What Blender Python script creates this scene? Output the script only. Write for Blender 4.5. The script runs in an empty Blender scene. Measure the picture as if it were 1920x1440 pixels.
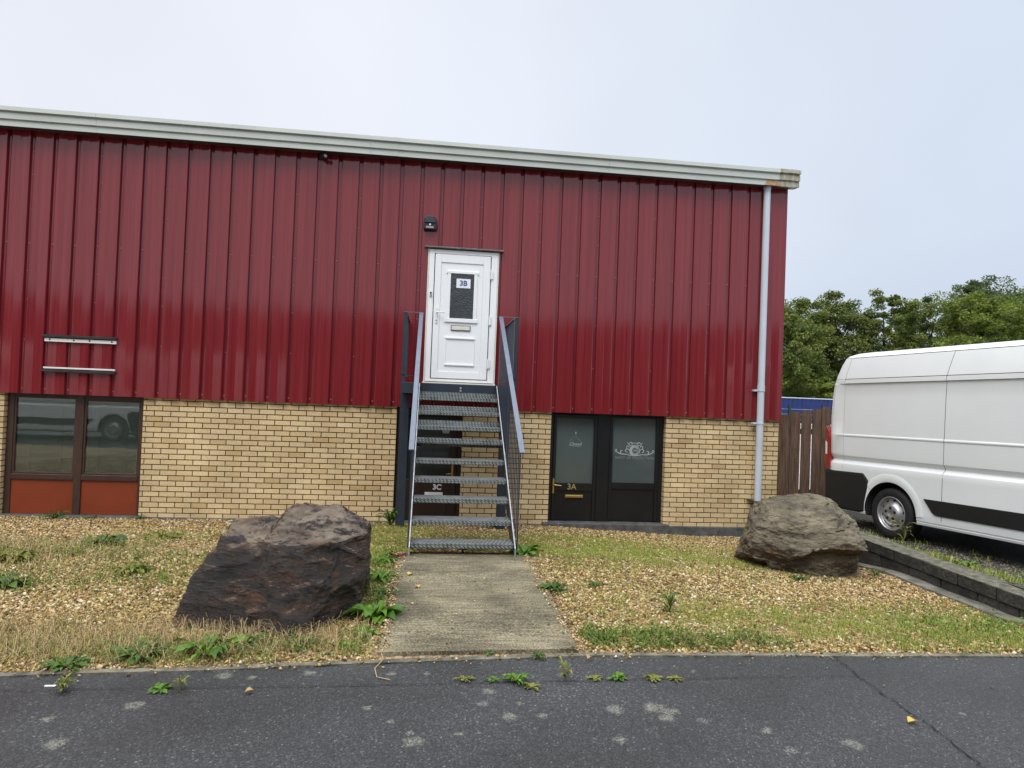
import bpy, bmesh, math, random
import numpy as np
from mathutils import Vector, Matrix, noise
random.seed(7); rng = np.random.default_rng(7)
SC = bpy.context.scene
COL = SC.collection

# ------------------------------------------------------------------ camera
YAW, PITCH, ROLL = 0.11815262, 0.01942914, -0.03836742
fwd = Vector((math.sin(YAW)*math.cos(PITCH), math.cos(YAW)*math.cos(PITCH), math.sin(PITCH)))
rgt = Vector((math.cos(YAW), -math.sin(YAW), 0)); dwn = fwd.cross(rgt)
r2 = math.cos(ROLL)*rgt + math.sin(ROLL)*dwn
d2 = -math.sin(ROLL)*rgt + math.cos(ROLL)*dwn
cd = bpy.data.cameras.new('camera'); cam = bpy.data.objects.new('camera', cd); COL.objects.link(cam)
cd.sensor_fit = 'HORIZONTAL'; cd.sensor_width = 36; cd.lens = 36*1300/1920
cd.clip_start = .05; cd.clip_end = 2000
mw = Matrix.Identity(4)
for i in range(3):
    mw[i][0] = r2[i]; mw[i][1] = -d2[i]; mw[i][2] = -fwd[i]
mw.translation = Vector((0, -10.6, 1.925))
cam.matrix_world = mw
SC.camera = cam

# ------------------------------------------------------------------ world and light (overcast)
SUN_EL, SUN_AZ = math.radians(52), math.radians(205)
W = bpy.data.worlds.new('World'); SC.world = W; W.use_nodes = True
nt = W.node_tree; nt.nodes.clear()
def N(tree, t, **k):
    n = tree.nodes.new(t)
    for a, b in k.items(): setattr(n, a, b)
    return n
out = N(nt, 'ShaderNodeOutputWorld')
sky = N(nt, 'ShaderNodeTexSky', sky_type='NISHITA', sun_disc=False, sun_elevation=SUN_EL, sun_rotation=SUN_AZ)
bgs = N(nt, 'ShaderNodeBackground'); bgs.inputs['Strength'].default_value = .06
nt.links.new(sky.outputs[0], bgs.inputs['Color'])
tc = N(nt, 'ShaderNodeTexCoord'); sx = N(nt, 'ShaderNodeSeparateXYZ')
nt.links.new(tc.outputs['Generated'], sx.inputs[0])
lum = N(nt, 'ShaderNodeValToRGB')            # overcast sky: brighter towards the zenith
nt.links.new(sx.outputs['Z'], lum.inputs[0])
cr = lum.color_ramp
cr.elements[0].position = 0; cr.elements[0].color = (.64, .70, .81, 1)
cr.elements[1].position = 1; cr.elements[1].color = (3.1, 3.15, 3.3, 1)
e = cr.elements.new(.22); e.color = (.78, .82, .91, 1)
e = cr.elements.new(.52); e.color = (.76, .80, .89, 1)
e = cr.elements.new(.66); e.color = (1.7, 1.74, 1.84, 1)
nz = N(nt, 'ShaderNodeTexNoise'); nz.inputs['Scale'].default_value = 1.6; nz.inputs['Detail'].default_value = 3
nt.links.new(tc.outputs['Generated'], nz.inputs['Vector'])
mr = N(nt, 'ShaderNodeMapRange'); mr.inputs[1].default_value = .3; mr.inputs[2].default_value = .7
mr.inputs[3].default_value = .91; mr.inputs[4].default_value = 1.06
nt.links.new(nz.outputs[0], mr.inputs[0])
mx = N(nt, 'ShaderNodeVectorMath', operation='SCALE')
nt.links.new(lum.outputs[0], mx.inputs[0]); nt.links.new(mr.outputs[0], mx.inputs['Scale'])
rx = N(nt, 'ShaderNodeMapRange'); rx.inputs[1].default_value = -.1; rx.inputs[2].default_value = .75; nt.links.new(sx.outputs['X'], rx.inputs[0])
cm = N(nt, 'ShaderNodeMix', data_type='RGBA', blend_type='MULTIPLY'); cm.inputs['Factor'].default_value = 1
cg = N(nt, 'ShaderNodeMix', data_type='RGBA'); nt.links.new(rx.outputs[0], cg.inputs['Factor']); cg.inputs['A'].default_value = (1.03, 1.02, 1.0, 1); cg.inputs['B'].default_value = (.81, .87, .93, 1)
nt.links.new(mx.outputs[0], cm.inputs['A']); nt.links.new(cg.outputs['Result'], cm.inputs['B'])
bgc = N(nt, 'ShaderNodeBackground'); nt.links.new(cm.outputs['Result'], bgc.inputs['Color'])
bgc.inputs['Strength'].default_value = 1.0
ms = N(nt, 'ShaderNodeMixShader'); ms.inputs[0].default_value = .93
nt.links.new(bgs.outputs[0], ms.inputs[1]); nt.links.new(bgc.outputs[0], ms.inputs[2])
nt.links.new(ms.outputs[0], out.inputs[0])
sl = bpy.data.lights.new('sun', 'SUN'); sl.energy = 1.35; sl.angle = math.radians(28); sl.color = (1, .975, .93)
sun = bpy.data.objects.new('sun', sl); COL.objects.link(sun)
sd = Vector((math.sin(SUN_AZ)*math.cos(SUN_EL), math.cos(SUN_AZ)*math.cos(SUN_EL), math.sin(SUN_EL)))
sun.rotation_euler = sd.to_track_quat('Z', 'Y').to_euler()
SC.view_settings.view_transform = 'Standard'; SC.view_settings.look = 'None'
SC.view_settings.exposure = 0.13; SC.view_settings.gamma = 1

# ------------------------------------------------------------------ helpers
def tag(o, label=None, cat=None, group=None, kind=None):
    if label: o['label'] = label
    if cat: o['category'] = cat
    if group: o['group'] = group
    if kind: o['kind'] = kind
    return o
def empty(name, loc, label, cat, group=None):
    o = bpy.data.objects.new(name, None); COL.objects.link(o)
    o.location = loc; o.empty_display_size = .1
    return tag(o, label, cat, group)
def root_loc(o):
    while o.parent: o = o.parent
    return Vector(o.location)
class MB:
    def __init__(s): s.v = []; s.f = []; s.m = []; s.s = []
    def add(s, vs, fs, m=0, smooth=False):
        b = len(s.v); s.v += [tuple(v) for v in vs]
        for f in fs: s.f.append([b+i for i in f]); s.m.append(m); s.s.append(smooth)
        return s
    def box(s, x0, x1, y0, y1, z0, z1, m=0):
        v = [(x, y, z) for z in (z0, z1) for y in (y0, y1) for x in (x0, x1)]
        return s.add(v, [(0,2,3,1),(4,5,7,6),(0,1,5,4),(2,6,7,3),(0,4,6,2),(1,3,7,5)], m)
    def prism(s, poly, axis, a, b, m=0, smooth=False):
        """poly: 2-D points; axis 'x' -> (y,z), 'y' -> (x,z), 'z' -> (x,y)"""
        def P(p, t): return (t, p[0], p[1]) if axis == 'x' else (p[0], t, p[1]) if axis == 'y' else (p[0], p[1], t)
        n = len(poly); vs = [P(p, a) for p in poly]+[P(p, b) for p in poly]
        s.add(vs, [list(range(n)), list(range(2*n-1, n-1, -1))], m)
        base = len(s.v)-2*n
        for i in range(n):
            j = (i+1) % n
            s.f.append([base+i, base+n+i, base+n+j, base+j]); s.m.append(m); s.s.append(smooth)
        return s
    def tube(s, pts, r, n=10, m=0, cap=True, smooth=True):
        pts = [Vector(p) for p in pts]; rs = r if isinstance(r, (list, tuple)) else [r]*len(pts)
        vs = []; up0 = None
        for i, p in enumerate(pts):
            d = (pts[min(i+1, len(pts)-1)]-pts[max(i-1, 0)]).normalized()
            if up0 is None: up0 = Vector((0, 0, 1)) if abs(d.z) < .9 else Vector((1, 0, 0))
            a = d.cross(up0).normalized(); b = d.cross(a)
            for k in range(n):
                t = 2*math.pi*k/n; vs.append(p+rs[i]*(math.cos(t)*a+math.sin(t)*b))
        fs = [(i*n+k, i*n+(k+1) % n, (i+1)*n+(k+1) % n, (i+1)*n+k) for i in range(len(pts)-1) for k in range(n)]
        s.add(vs, fs, m, smooth)
        if cap:
            s.add(vs[:n], [list(range(n))[::-1]], m); s.add(vs[-n:], [list(range(n))], m)
        return s
    def bar(s, p0, p1, w, t, side=(1, 0, 0), m=0):
        """flat bar p0->p1, width w along 'side', thickness t"""
        p0, p1 = Vector(p0), Vector(p1); d = (p1-p0).normalized(); a = Vector(side)
        a = (a-d*a.dot(d)).normalized(); b = d.cross(a); vs = []
        for p in (p0, p1):
            for i, j in ((-1,-1),(1,-1),(1,1),(-1,1)): vs.append(p+a*w/2*i+b*t/2*j)
        return s.add(vs, [(0,1,2,3),(7,6,5,4),(0,4,5,1),(1,5,6,2),(2,6,7,3),(3,7,4,0)], m)
    def lathe(s, prof, c, n=40, m=0, smooth=True):
        """prof (r, a) about axis Y through c"""
        vs = []; k = len(prof)
        for i in range(n):
            t = 2*math.pi*i/n
            for r, a in prof: vs.append((c[0]+r*math.cos(t), c[1]+a, c[2]+r*math.sin(t)))
        fs = [(i*k+j, i*k+j+1, ((i+1) % n)*k+j+1, ((i+1) % n)*k+j) for i in range(n) for j in range(k-1)]
        return s.add(vs, fs, m, smooth)
    def build(s, name, mats, parent=None, bevel=0, fix=True):
        off = root_loc(parent) if parent else Vector((0, 0, 0))
        me = bpy.data.meshes.new(name)
        me.from_pydata([tuple(Vector(v)-off) for v in s.v], [], s.f)
        if not isinstance(mats, (list, tuple)): mats = [mats]
        for m in mats: me.materials.append(m)
        me.polygons.foreach_set('material_index', s.m); me.polygons.foreach_set('use_smooth', s.s)
        if fix:
            bm = bmesh.new(); bm.from_mesh(me); bmesh.ops.recalc_face_normals(bm, faces=bm.faces); bm.to_mesh(me); bm.free()
        me.update()
        o = bpy.data.objects.new(name, me); COL.objects.link(o)
        if parent: o.parent = parent
        if bevel:
            b = o.modifiers.new('bevel', 'BEVEL'); b.width = bevel; b.segments = 2; b.limit_method = 'ANGLE'
        return o
def rawmesh(name, verts, faces, mat, kind=None, attr=None, smooth=False, parent=None):
    """fast numpy mesh; faces (n,k) array of equal size"""
    me = bpy.data.meshes.new(name); n, k = faces.shape
    me.vertices.add(len(verts)); me.vertices.foreach_set('co', np.ascontiguousarray(verts, dtype=np.float32).ravel())
    me.loops.add(n*k); me.loops.foreach_set('vertex_index', np.ascontiguousarray(faces, dtype=np.int32).ravel())
    me.polygons.add(n); me.polygons.foreach_set('loop_start', np.arange(0, n*k, k, dtype=np.int32))
    me.polygons.foreach_set('loop_total', np.full(n, k, dtype=np.int32))
    if smooth: me.polygons.foreach_set('use_smooth', np.ones(n, dtype=bool))
    me.materials.append(mat); me.update(calc_edges=True); me.validate()
    if attr is not None:
        a = me.attributes.new('tint', 'FLOAT', 'POINT'); a.data.foreach_set('value', np.ascontiguousarray(attr, dtype=np.float32))
    o = bpy.data.objects.new(name, me); COL.objects.link(o)
    if parent: o.parent = parent
    if kind: o['kind'] = kind
    return o
def ss(a, b, t):
    k = min(1, max(0, (t-a)/(b-a))); return k*k*(3-2*k)
def gz0(x, y):                                  # level of the front garden
    b = float(np.interp(y, [-6.5, -3.9, -2.2, 0], [.35, .375, .21, -.03]))
    return b-.13*ss(1.5, 4.5, x)*ss(-6.4, -5.2, y)
def gz(x, y): return gz0(x, y)+.017*noise.noise((x*1.7, y*1.7, 3))*ss(-6.45, -6.05, y)
KX = [-40, -9, -2.214, -1.141, -.263, .972, 2.429, 3.971, 9, 40]
KY = [-9.2, -7.05, -6.577, -6.511, -6.434, -6.336, -6.36, -6.40, -6.5, -7.2]
def kerb_y(x): return float(np.interp(x, KX, KY))

# ------------------------------------------------------------------ materials
def M(name, color, rough=.6, metal=0, spec=.5, var=0, vscale=8, bump=0, bscale=60, detail=6, color2=None, stretch=None,
      coat=0, ramp=(.35, .65), island=0):
    m = bpy.data.materials.new(name); m.use_nodes = True; t = m.node_tree
    b = t.nodes['Principled BSDF']; b.inputs['Roughness'].default_value = rough
    b.inputs['Metallic'].default_value = metal; b.inputs['Specular IOR Level'].default_value = spec
    b.inputs['Base Color'].default_value = (*color, 1)
    if coat: b.inputs['Coat Weight'].default_value = coat; b.inputs['Coat Roughness'].default_value = .03
    c = N(t, 'ShaderNodeTexCoord'); vec = c.outputs['Object']
    if stretch:
        mp = N(t, 'ShaderNodeMapping'); mp.inputs['Scale'].default_value = stretch
        t.links.new(vec, mp.inputs[0]); vec = mp.outputs[0]
    if var or color2:
        n = N(t, 'ShaderNodeTexNoise'); n.inputs['Scale'].default_value = vscale; n.inputs['Detail'].default_value = detail
        n.inputs['Roughness'].default_value = .62
        t.links.new(vec, n.inputs['Vector'])
        r = N(t, 'ShaderNodeValToRGB'); r.color_ramp.elements[0].position = ramp[0]; r.color_ramp.elements[1].position = ramp[1]
        c2 = color2 if color2 else tuple(x*(1-var) for x in color)
        r.color_ramp.elements[0].color = (*c2, 1); r.color_ramp.elements[1].color = (*color, 1)
        t.links.new(n.outputs[0], r.inputs[0]); src = r.outputs[0]
        if island:
            g = N(t, 'ShaderNodeNewGeometry'); q = N(t, 'ShaderNodeMapRange'); q.inputs[3].default_value = 1-island; q.inputs[4].default_value = 1+island
            t.links.new(g.outputs['Random Per Island'], q.inputs[0])
            h = N(t, 'ShaderNodeVectorMath', operation='SCALE'); t.links.new(src, h.inputs[0]); t.links.new(q.outputs[0], h.inputs['Scale']); src = h.outputs[0]
        t.links.new(src, b.inputs['Base Color'])
    if bump:
        n2 = N(t, 'ShaderNodeTexNoise'); n2.inputs['Scale'].default_value = bscale; n2.inputs['Detail'].default_value = 5
        t.links.new(vec, n2.inputs['Vector'])
        bp = N(t, 'ShaderNodeBump'); bp.inputs['Strength'].default_value = bump; bp.inputs['Distance'].default_value = .02
        t.links.new(n2.outputs[0], bp.inputs['Height']); t.links.new(bp.outputs[0], b.inputs['Normal'])
    return m
def island_ramp(name, stops, rough=.7, spec=.3, bump=0, noise_amt=0, noise_scale=40, trans=0, attr=None, weather=0):
    """colour picked per loose piece (or from the 'tint' attribute) out of a ramp"""
    m = bpy.data.materials.new(name); m.use_nodes = True; t = m.node_tree
    b = t.nodes['Principled BSDF']; b.inputs['Roughness'].default_value = rough; b.inputs['Specular IOR Level'].default_value = spec
    if attr: s = N(t, 'ShaderNodeAttribute', attribute_name='tint').outputs['Fac']
    else: s = N(t, 'ShaderNodeNewGeometry').outputs['Random Per Island']
    r = N(t, 'ShaderNodeValToRGB'); r.color_ramp.interpolation = 'LINEAR'
    for i, (p, c) in enumerate(stops):
        e = r.color_ramp.elements[i] if i < 2 else r.color_ramp.elements.new(p)
        e.position = p; e.color = (*c, 1)
    t.links.new(s, r.inputs[0]); src = r.outputs[0]
    if noise_amt:
        c = N(t, 'ShaderNodeTexCoord'); n = N(t, 'ShaderNodeTexNoise'); n.inputs['Scale'].default_value = noise_scale; n.inputs['Detail'].default_value = 6
        t.links.new(c.outputs['Object'], n.inputs['Vector'])
        q = N(t, 'ShaderNodeMapRange'); q.inputs[1].default_value = .3; q.inputs[2].default_value = .7
        q.inputs[3].default_value = 1-noise_amt; q.inputs[4].default_value = 1+noise_amt
        t.links.new(n.outputs[0], q.inputs[0])
        h = N(t, 'ShaderNodeVectorMath', operation='SCALE'); t.links.new(src, h.inputs[0]); t.links.new(q.outputs[0], h.inputs['Scale']); src = h.outputs[0]
        if weather:
            nw = N(t, 'ShaderNodeTexNoise'); nw.inputs['Scale'].default_value = 1.6; nw.inputs['Detail'].default_value = 6; t.links.new(c.outputs['Object'], nw.inputs['Vector'])
            qw = N(t, 'ShaderNodeMapRange'); qw.inputs[1].default_value = .35; qw.inputs[2].default_value = .65; qw.inputs[3].default_value = 1-weather; qw.inputs[4].default_value = 1+weather*.6; t.links.new(nw.outputs[0], qw.inputs[0])
            hw = N(t, 'ShaderNodeVectorMath', operation='SCALE'); t.links.new(src, hw.inputs[0]); t.links.new(qw.outputs[0], hw.inputs['Scale']); src = hw.outputs[0]
        if bump:
            bp = N(t, 'ShaderNodeBump'); bp.inputs['Strength'].default_value = bump; bp.inputs['Distance'].default_value = .006
            t.links.new(n.outputs[0], bp.inputs['Height']); t.links.new(bp.outputs[0], b.inputs['Normal'])
    t.links.new(src, b.inputs['Base Color'])
    if trans:
        tr = N(t, 'ShaderNodeBsdfTranslucent'); t.links.new(src, tr.inputs['Color'])
        mxs = N(t, 'ShaderNodeMixShader'); mxs.inputs[0].default_value = trans
        t.links.new(b.outputs[0], mxs.inputs[1]); t.links.new(tr.outputs[0], mxs.inputs[2])
        t.links.new(mxs.outputs[0], t.nodes['Material Output'].inputs[0])
    return m
def glass(name, tint=(.75, .8, .78), extra=.06):
    m = bpy.data.materials.new(name); m.use_nodes = True; t = m.node_tree; t.nodes.remove(t.nodes['Principled BSDF'])
    a = N(t, 'ShaderNodeBsdfTransparent'); a.inputs[0].default_value = (*tint, 1)
    g = N(t, 'ShaderNodeBsdfGlossy'); g.inputs['Roughness'].default_value = .015; g.inputs['Color'].default_value = (.95, .97, 1, 1)
    f = N(t, 'ShaderNodeFresnel'); f.inputs[0].default_value = 1.55
    ad = N(t, 'ShaderNodeMath', operation='ADD'); ad.inputs[1].default_value = extra; t.links.new(f.outputs[0], ad.inputs[0])
    tc_ = N(t, 'ShaderNodeTexCoord'); n = N(t, 'ShaderNodeTexNoise'); n.inputs['Scale'].default_value = 3.2
    t.links.new(tc_.outputs['Object'], n.inputs['Vector'])
    bp = N(t, 'ShaderNodeBump'); bp.inputs['Strength'].default_value = .02; bp.inputs['Distance'].default_value = .02
    t.links.new(n.outputs[0], bp.inputs['Height']); t.links.new(bp.outputs[0], g.inputs['Normal'])
    x = N(t, 'ShaderNodeMixShader'); t.links.new(ad.outputs[0], x.inputs[0]); t.links.new(a.outputs[0], x.inputs[1]); t.links.new(g.outputs[0], x.inputs[2])
    t.links.new(x.outputs[0], t.nodes['Material Output'].inputs[0])
    return m

def cladding_mat():
    m = bpy.data.materials.new('red_cladding'); m.use_nodes = True; t = m.node_tree; b = t.nodes['Principled BSDF']
    b.inputs['Specular IOR Level'].default_value = .68
    c = N(t, 'ShaderNodeTexCoord')
    mp = N(t, 'ShaderNodeMapping'); mp.inputs['Scale'].default_value = (26, 26, .35); t.links.new(c.outputs['Object'], mp.inputs[0])
    n = N(t, 'ShaderNodeTexNoise'); n.inputs['Scale'].default_value = 1; n.inputs['Detail'].default_value = 5; t.links.new(mp.outputs[0], n.inputs['Vector'])
    r = N(t, 'ShaderNodeValToRGB'); r.color_ramp.elements[0].position = .3; r.color_ramp.elements[1].position = .72
    r.color_ramp.elements[0].color = (.150, .0115, .0155, 1); r.color_ramp.elements[1].color = (.215, .020, .026, 1)
    t.links.new(n.outputs[0], r.inputs[0])
    # thin pale chalky run marks and a little grime
    mp2 = N(t, 'ShaderNodeMapping'); mp2.inputs['Scale'].default_value = (60, 60, .8); t.links.new(c.outputs['Object'], mp2.inputs[0])
    n2 = N(t, 'ShaderNodeTexNoise'); n2.inputs['Scale'].default_value = 1; n2.inputs['Detail'].default_value = 2; t.links.new(mp2.outputs[0], n2.inputs['Vector'])
    r2_ = N(t, 'ShaderNodeValToRGB'); r2_.color_ramp.elements[0].position = .66; r2_.color_ramp.elements[1].position = .78
    r2_.color_ramp.elements[1].color = (.22, .22, .22, 1)
    t.links.new(n2.outputs[0], r2_.inputs[0])
    mx_ = N(t, 'ShaderNodeMix', data_type='RGBA'); t.links.new(r2_.outputs[0], mx_.inputs['Factor'])
    t.links.new(r.outputs[0], mx_.inputs['A']); mx_.inputs['B'].default_value = (.30, .075, .07, 1)
    t.links.new(mx_.outputs['Result'], b.inputs['Base Color'])
    rr = N(t, 'ShaderNodeMapRange'); rr.inputs[3].default_value = .05; rr.inputs[4].default_value = .15; t.links.new(n.outputs[0], rr.inputs[0]); t.links.new(rr.outputs[0], b.inputs['Roughness'])
    mp3 = N(t, 'ShaderNodeMapping'); mp3.inputs['Scale'].default_value = (9, 9, .5); t.links.new(c.outputs['Object'], mp3.inputs[0])
    n3 = N(t, 'ShaderNodeTexNoise'); n3.inputs['Scale'].default_value = 1; n3.inputs['Detail'].default_value = 3; t.links.new(mp3.outputs[0], n3.inputs['Vector'])
    bp = N(t, 'ShaderNodeBump'); bp.inputs['Strength'].default_value = .05; bp.inputs['Distance'].default_value = .01
    t.links.new(n3.outputs[0], bp.inputs['Height']); t.links.new(bp.outputs[0], b.inputs['Normal'])
    return m
LICHEN = [(.457, -7.171, .048), (1.004, -7.101, .052), (1.22, -7.09, .062), (1.29, -7.14, .05), (1.25, -7.21, .045), (-.008, -7.401, .05), (2.06, -7.506, .05), (.337, -7.018, .036), (.377, -6.87, .04), (-.25, -7.05, .028), (-.12, -7.2, .026), (-1.55, -7.35, .05), (1.42, -7.24, .032), (.62, -7.16, .022), (.53, -7.02, .022), (-1.37, -6.98, .05), (-1.05, -6.62, .05), (-.6, -6.6, .04), (1.7, -7.36, .035), (-.15, -6.62, .03), (.95, -7.42, .035), (1.72, -7.55, .03), (.2, -7.33, .02), (-.9, -6.66, .03), (-1.7, -7.12, .035), (1.62, -6.62, .02), (.05, -6.62, .028)]
def asphalt_mat():
    m = bpy.data.materials.new('asphalt'); m.use_nodes = True; t = m.node_tree; b = t.nodes['Principled BSDF']
    c = N(t, 'ShaderNodeTexCoord'); V = c.outputs['Object']
    v = N(t, 'ShaderNodeTexVoronoi'); v.inputs['Scale'].default_value = 125; t.links.new(V, v.inputs['Vector'])
    r = N(t, 'ShaderNodeValToRGB'); t.links.new(v.outputs['Color'], r.inputs[0])
    r.color_ramp.elements[0].position = 0; r.color_ramp.elements[0].color = (.010, .011, .0125, 1)
    r.color_ramp.elements[1].position = 1; r.color_ramp.elements[1].color = (.19, .19, .188, 1)
    e = r.color_ramp.elements.new(.55); e.color = (.026, .027, .0285, 1)
    e = r.color_ramp.elements.new(.85); e.color = (.054, .055, .056, 1)
    n = N(t, 'ShaderNodeTexNoise'); n.inputs['Scale'].default_value = 1.1; n.inputs['Detail'].default_value = 7; t.links.new(V, n.inputs['Vector'])
    q = N(t, 'ShaderNodeMapRange'); q.inputs[1].default_value = .3; q.inputs[2].default_value = .7; q.inputs[3].default_value = .62; q.inputs[4].default_value = 1.42
    t.links.new(n.outputs[0], q.inputs[0])
    h = N(t, 'ShaderNodeVectorMath', operation='SCALE'); t.links.new(r.outputs[0], h.inputs[0]); t.links.new(q.outputs[0], h.inputs['Scale'])
    # round lichen blotches, their edges broken up
    def blotch(scale, keep, rad, nscale, col, prev, amt):
        n1 = N(t, 'ShaderNodeTexNoise'); n1.inputs['Scale'].default_value = nscale; n1.inputs['Detail'].default_value = 4; t.links.new(V, n1.inputs['Vector'])
        ad = N(t, 'ShaderNodeMix', data_type='VECTOR'); ad.inputs['Factor'].default_value = .03
        t.links.new(V, ad.inputs['A']); t.links.new(n1.outputs['Color'], ad.inputs['B'])
        w = N(t, 'ShaderNodeTexVoronoi'); w.inputs['Scale'].default_value = scale; t.links.new(ad.outputs['Result'], w.inputs['Vector'])
        s1 = N(t, 'ShaderNodeMath', operation='LESS_THAN'); s1.inputs[1].default_value = rad; t.links.new(w.outputs['Distance'], s1.inputs[0])
        sp = N(t, 'ShaderNodeSeparateColor'); t.links.new(w.outputs['Color'], sp.inputs[0])
        s2 = N(t, 'ShaderNodeMath', operation='GREATER_THAN'); s2.inputs[1].default_value = keep; t.links.new(sp.outputs[0], s2.inputs[0])
        n4 = N(t, 'ShaderNodeTexNoise'); n4.inputs['Scale'].default_value = 90; n4.inputs['Detail'].default_value = 3; t.links.new(V, n4.inputs['Vector'])
        s3 = N(t, 'ShaderNodeMapRange'); s3.inputs[1].default_value = .42; s3.inputs[2].default_value = .56; s3.inputs[4].default_value = amt; t.links.new(n4.outputs[0], s3.inputs[0])
        p1 = N(t, 'ShaderNodeMath', operation='MULTIPLY'); t.links.new(s1.outputs[0], p1.inputs[0]); t.links.new(s2.outputs[0], p1.inputs[1])
        p2 = N(t, 'ShaderNodeMath', operation='MULTIPLY'); t.links.new(p1.outputs[0], p2.inputs[0]); t.links.new(s3.outputs[0], p2.inputs[1])
        k = N(t, 'ShaderNodeMix', data_type='RGBA'); t.links.new(p2.outputs[0], k.inputs['Factor']); t.links.new(prev, k.inputs['A']); k.inputs['B'].default_value = (*col, 1)
        return k.outputs['Result']
    n1 = N(t, 'ShaderNodeTexNoise'); n1.inputs['Scale'].default_value = 22; n1.inputs['Detail'].default_value = 5; t.links.new(V, n1.inputs['Vector'])
    ad = N(t, 'ShaderNodeMix', data_type='VECTOR'); ad.inputs['Factor'].default_value = .07; t.links.new(V, ad.inputs['A']); t.links.new(n1.outputs['Color'], ad.inputs['B'])
    prev = None
    for (lx, ly, lr) in LICHEN:
        ds = N(t, 'ShaderNodeVectorMath', operation='DISTANCE'); t.links.new(ad.outputs['Result'], ds.inputs[0]); ds.inputs[1].default_value = (lx*.93+.035, ly*.93+.035, .345*.93+.035)
        dv = N(t, 'ShaderNodeMath', operation='DIVIDE'); t.links.new(ds.outputs['Value'], dv.inputs[0]); dv.inputs[1].default_value = lr
        if prev is None: prev = dv.outputs[0]
        else:
            mn = N(t, 'ShaderNodeMath', operation='MINIMUM'); t.links.new(prev, mn.inputs[0]); t.links.new(dv.outputs[0], mn.inputs[1]); prev = mn.outputs[0]
    lm = N(t, 'ShaderNodeMapRange'); lm.inputs[1].default_value = 1.05; lm.inputs[2].default_value = .55; t.links.new(prev, lm.inputs[0])
    n4 = N(t, 'ShaderNodeTexNoise'); n4.inputs['Scale'].default_value = 120; n4.inputs['Detail'].default_value = 4; t.links.new(V, n4.inputs['Vector'])
    s3 = N(t, 'ShaderNodeMapRange'); s3.inputs[1].default_value = .40; s3.inputs[2].default_value = .55; s3.inputs[4].default_value = .46; t.links.new(n4.outputs[0], s3.inputs[0])
    pm = N(t, 'ShaderNodeMath', operation='MULTIPLY'); t.links.new(lm.outputs[0], pm.inputs[0]); t.links.new(s3.outputs[0], pm.inputs[1])
    kk = N(t, 'ShaderNodeMix', data_type='RGBA'); t.links.new(pm.outputs[0], kk.inputs['Factor']); t.links.new(h.outputs[0], kk.inputs['A']); kk.inputs['B'].default_value = (.33, .32, .25, 1)
    o1 = kk.outputs['Result']
    o2 = blotch(5, .90, .10, 24, (.24, .24, .225), o1, .6)
    t.links.new(o2, b.inputs['Base Color'])
    rr = N(t, 'ShaderNodeMapRange'); rr.inputs[1].default_value = .35; rr.inputs[2].default_value = .65; rr.inputs[3].default_value = .45; rr.inputs[4].default_value = .75
    t.links.new(n.outputs[0], rr.inputs[0]); t.links.new(rr.outputs[0], b.inputs['Roughness'])
    bp = N(t, 'ShaderNodeBump'); bp.inputs['Strength'].default_value = .7; bp.inputs['Distance'].default_value = .006
    t.links.new(v.outputs['Distance'], bp.inputs['Height']); t.links.new(bp.outputs[0], b.inputs['Normal'])
    return m
def path_mat():
    m = bpy.data.materials.new('tamped_concrete'); m.use_nodes = True; t = m.node_tree; b = t.nodes['Principled BSDF']
    b.inputs['Roughness'].default_value = .75
    c = N(t, 'ShaderNodeTexCoord'); V = c.outputs['Object']
    mp = N(t, 'ShaderNodeMapping'); mp.inputs['Scale'].default_value = (5, 36, 1); t.links.new(V, mp.inputs[0])
    n = N(t, 'ShaderNodeTexNoise'); n.inputs['Scale'].default_value = 1.1; n.inputs['Detail'].default_value = 5; t.links.new(mp.outputs[0], n.inputs['Vector'])
    n2 = N(t, 'ShaderNodeTexNoise'); n2.inputs['Scale'].default_value = 85; n2.inputs['Detail'].default_value = 4; t.links.new(V, n2.inputs['Vector'])
    n3 = N(t, 'ShaderNodeTexNoise'); n3.inputs['Scale'].default_value = 2.2; n3.inputs['Detail'].default_value = 5; t.links.new(V, n3.inputs['Vector'])
    a = N(t, 'ShaderNodeMath', operation='MULTIPLY_ADD'); a.inputs[1].default_value = 1.35; t.links.new(n2.outputs[0], a.inputs[0]); nh_ = N(t, 'ShaderNodeMath', operation='MULTIPLY'); nh_.inputs[1].default_value = .65; t.links.new(n.outputs[0], nh_.inputs[0]); t.links.new(nh_.outputs[0], a.inputs[2])
    a2 = N(t, 'ShaderNodeMath', operation='ADD'); t.links.new(a.outputs[0], a2.inputs[0]); t.links.new(n3.outputs[0], a2.inputs[1])
    r = N(t, 'ShaderNodeValToRGB'); r.color_ramp.elements[0].position = .40; r.color_ramp.elements[1].position = .60
    r.color_ramp.elements[0].color = (.042, .038, .022, 1); r.color_ramp.elements[1].color = (.31, .27, .17, 1)
    e = r.color_ramp.elements.new(.5); e.color = (.135, .116, .068, 1)
    d = N(t, 'ShaderNodeMath', operation='DIVIDE'); d.inputs[1].default_value = 3; t.links.new(a2.outputs[0], d.inputs[0]); t.links.new(d.outputs[0], r.inputs[0])
    t.links.new(r.outputs[0], b.inputs['Base Color'])
    bp = N(t, 'ShaderNodeBump'); bp.inputs['Strength'].default_value = .8; bp.inputs['Distance'].default_value = .012
    t.links.new(a.outputs[0], bp.inputs['Height']); t.links.new(bp.outputs[0], b.inputs['Normal'])
    return m
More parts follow.
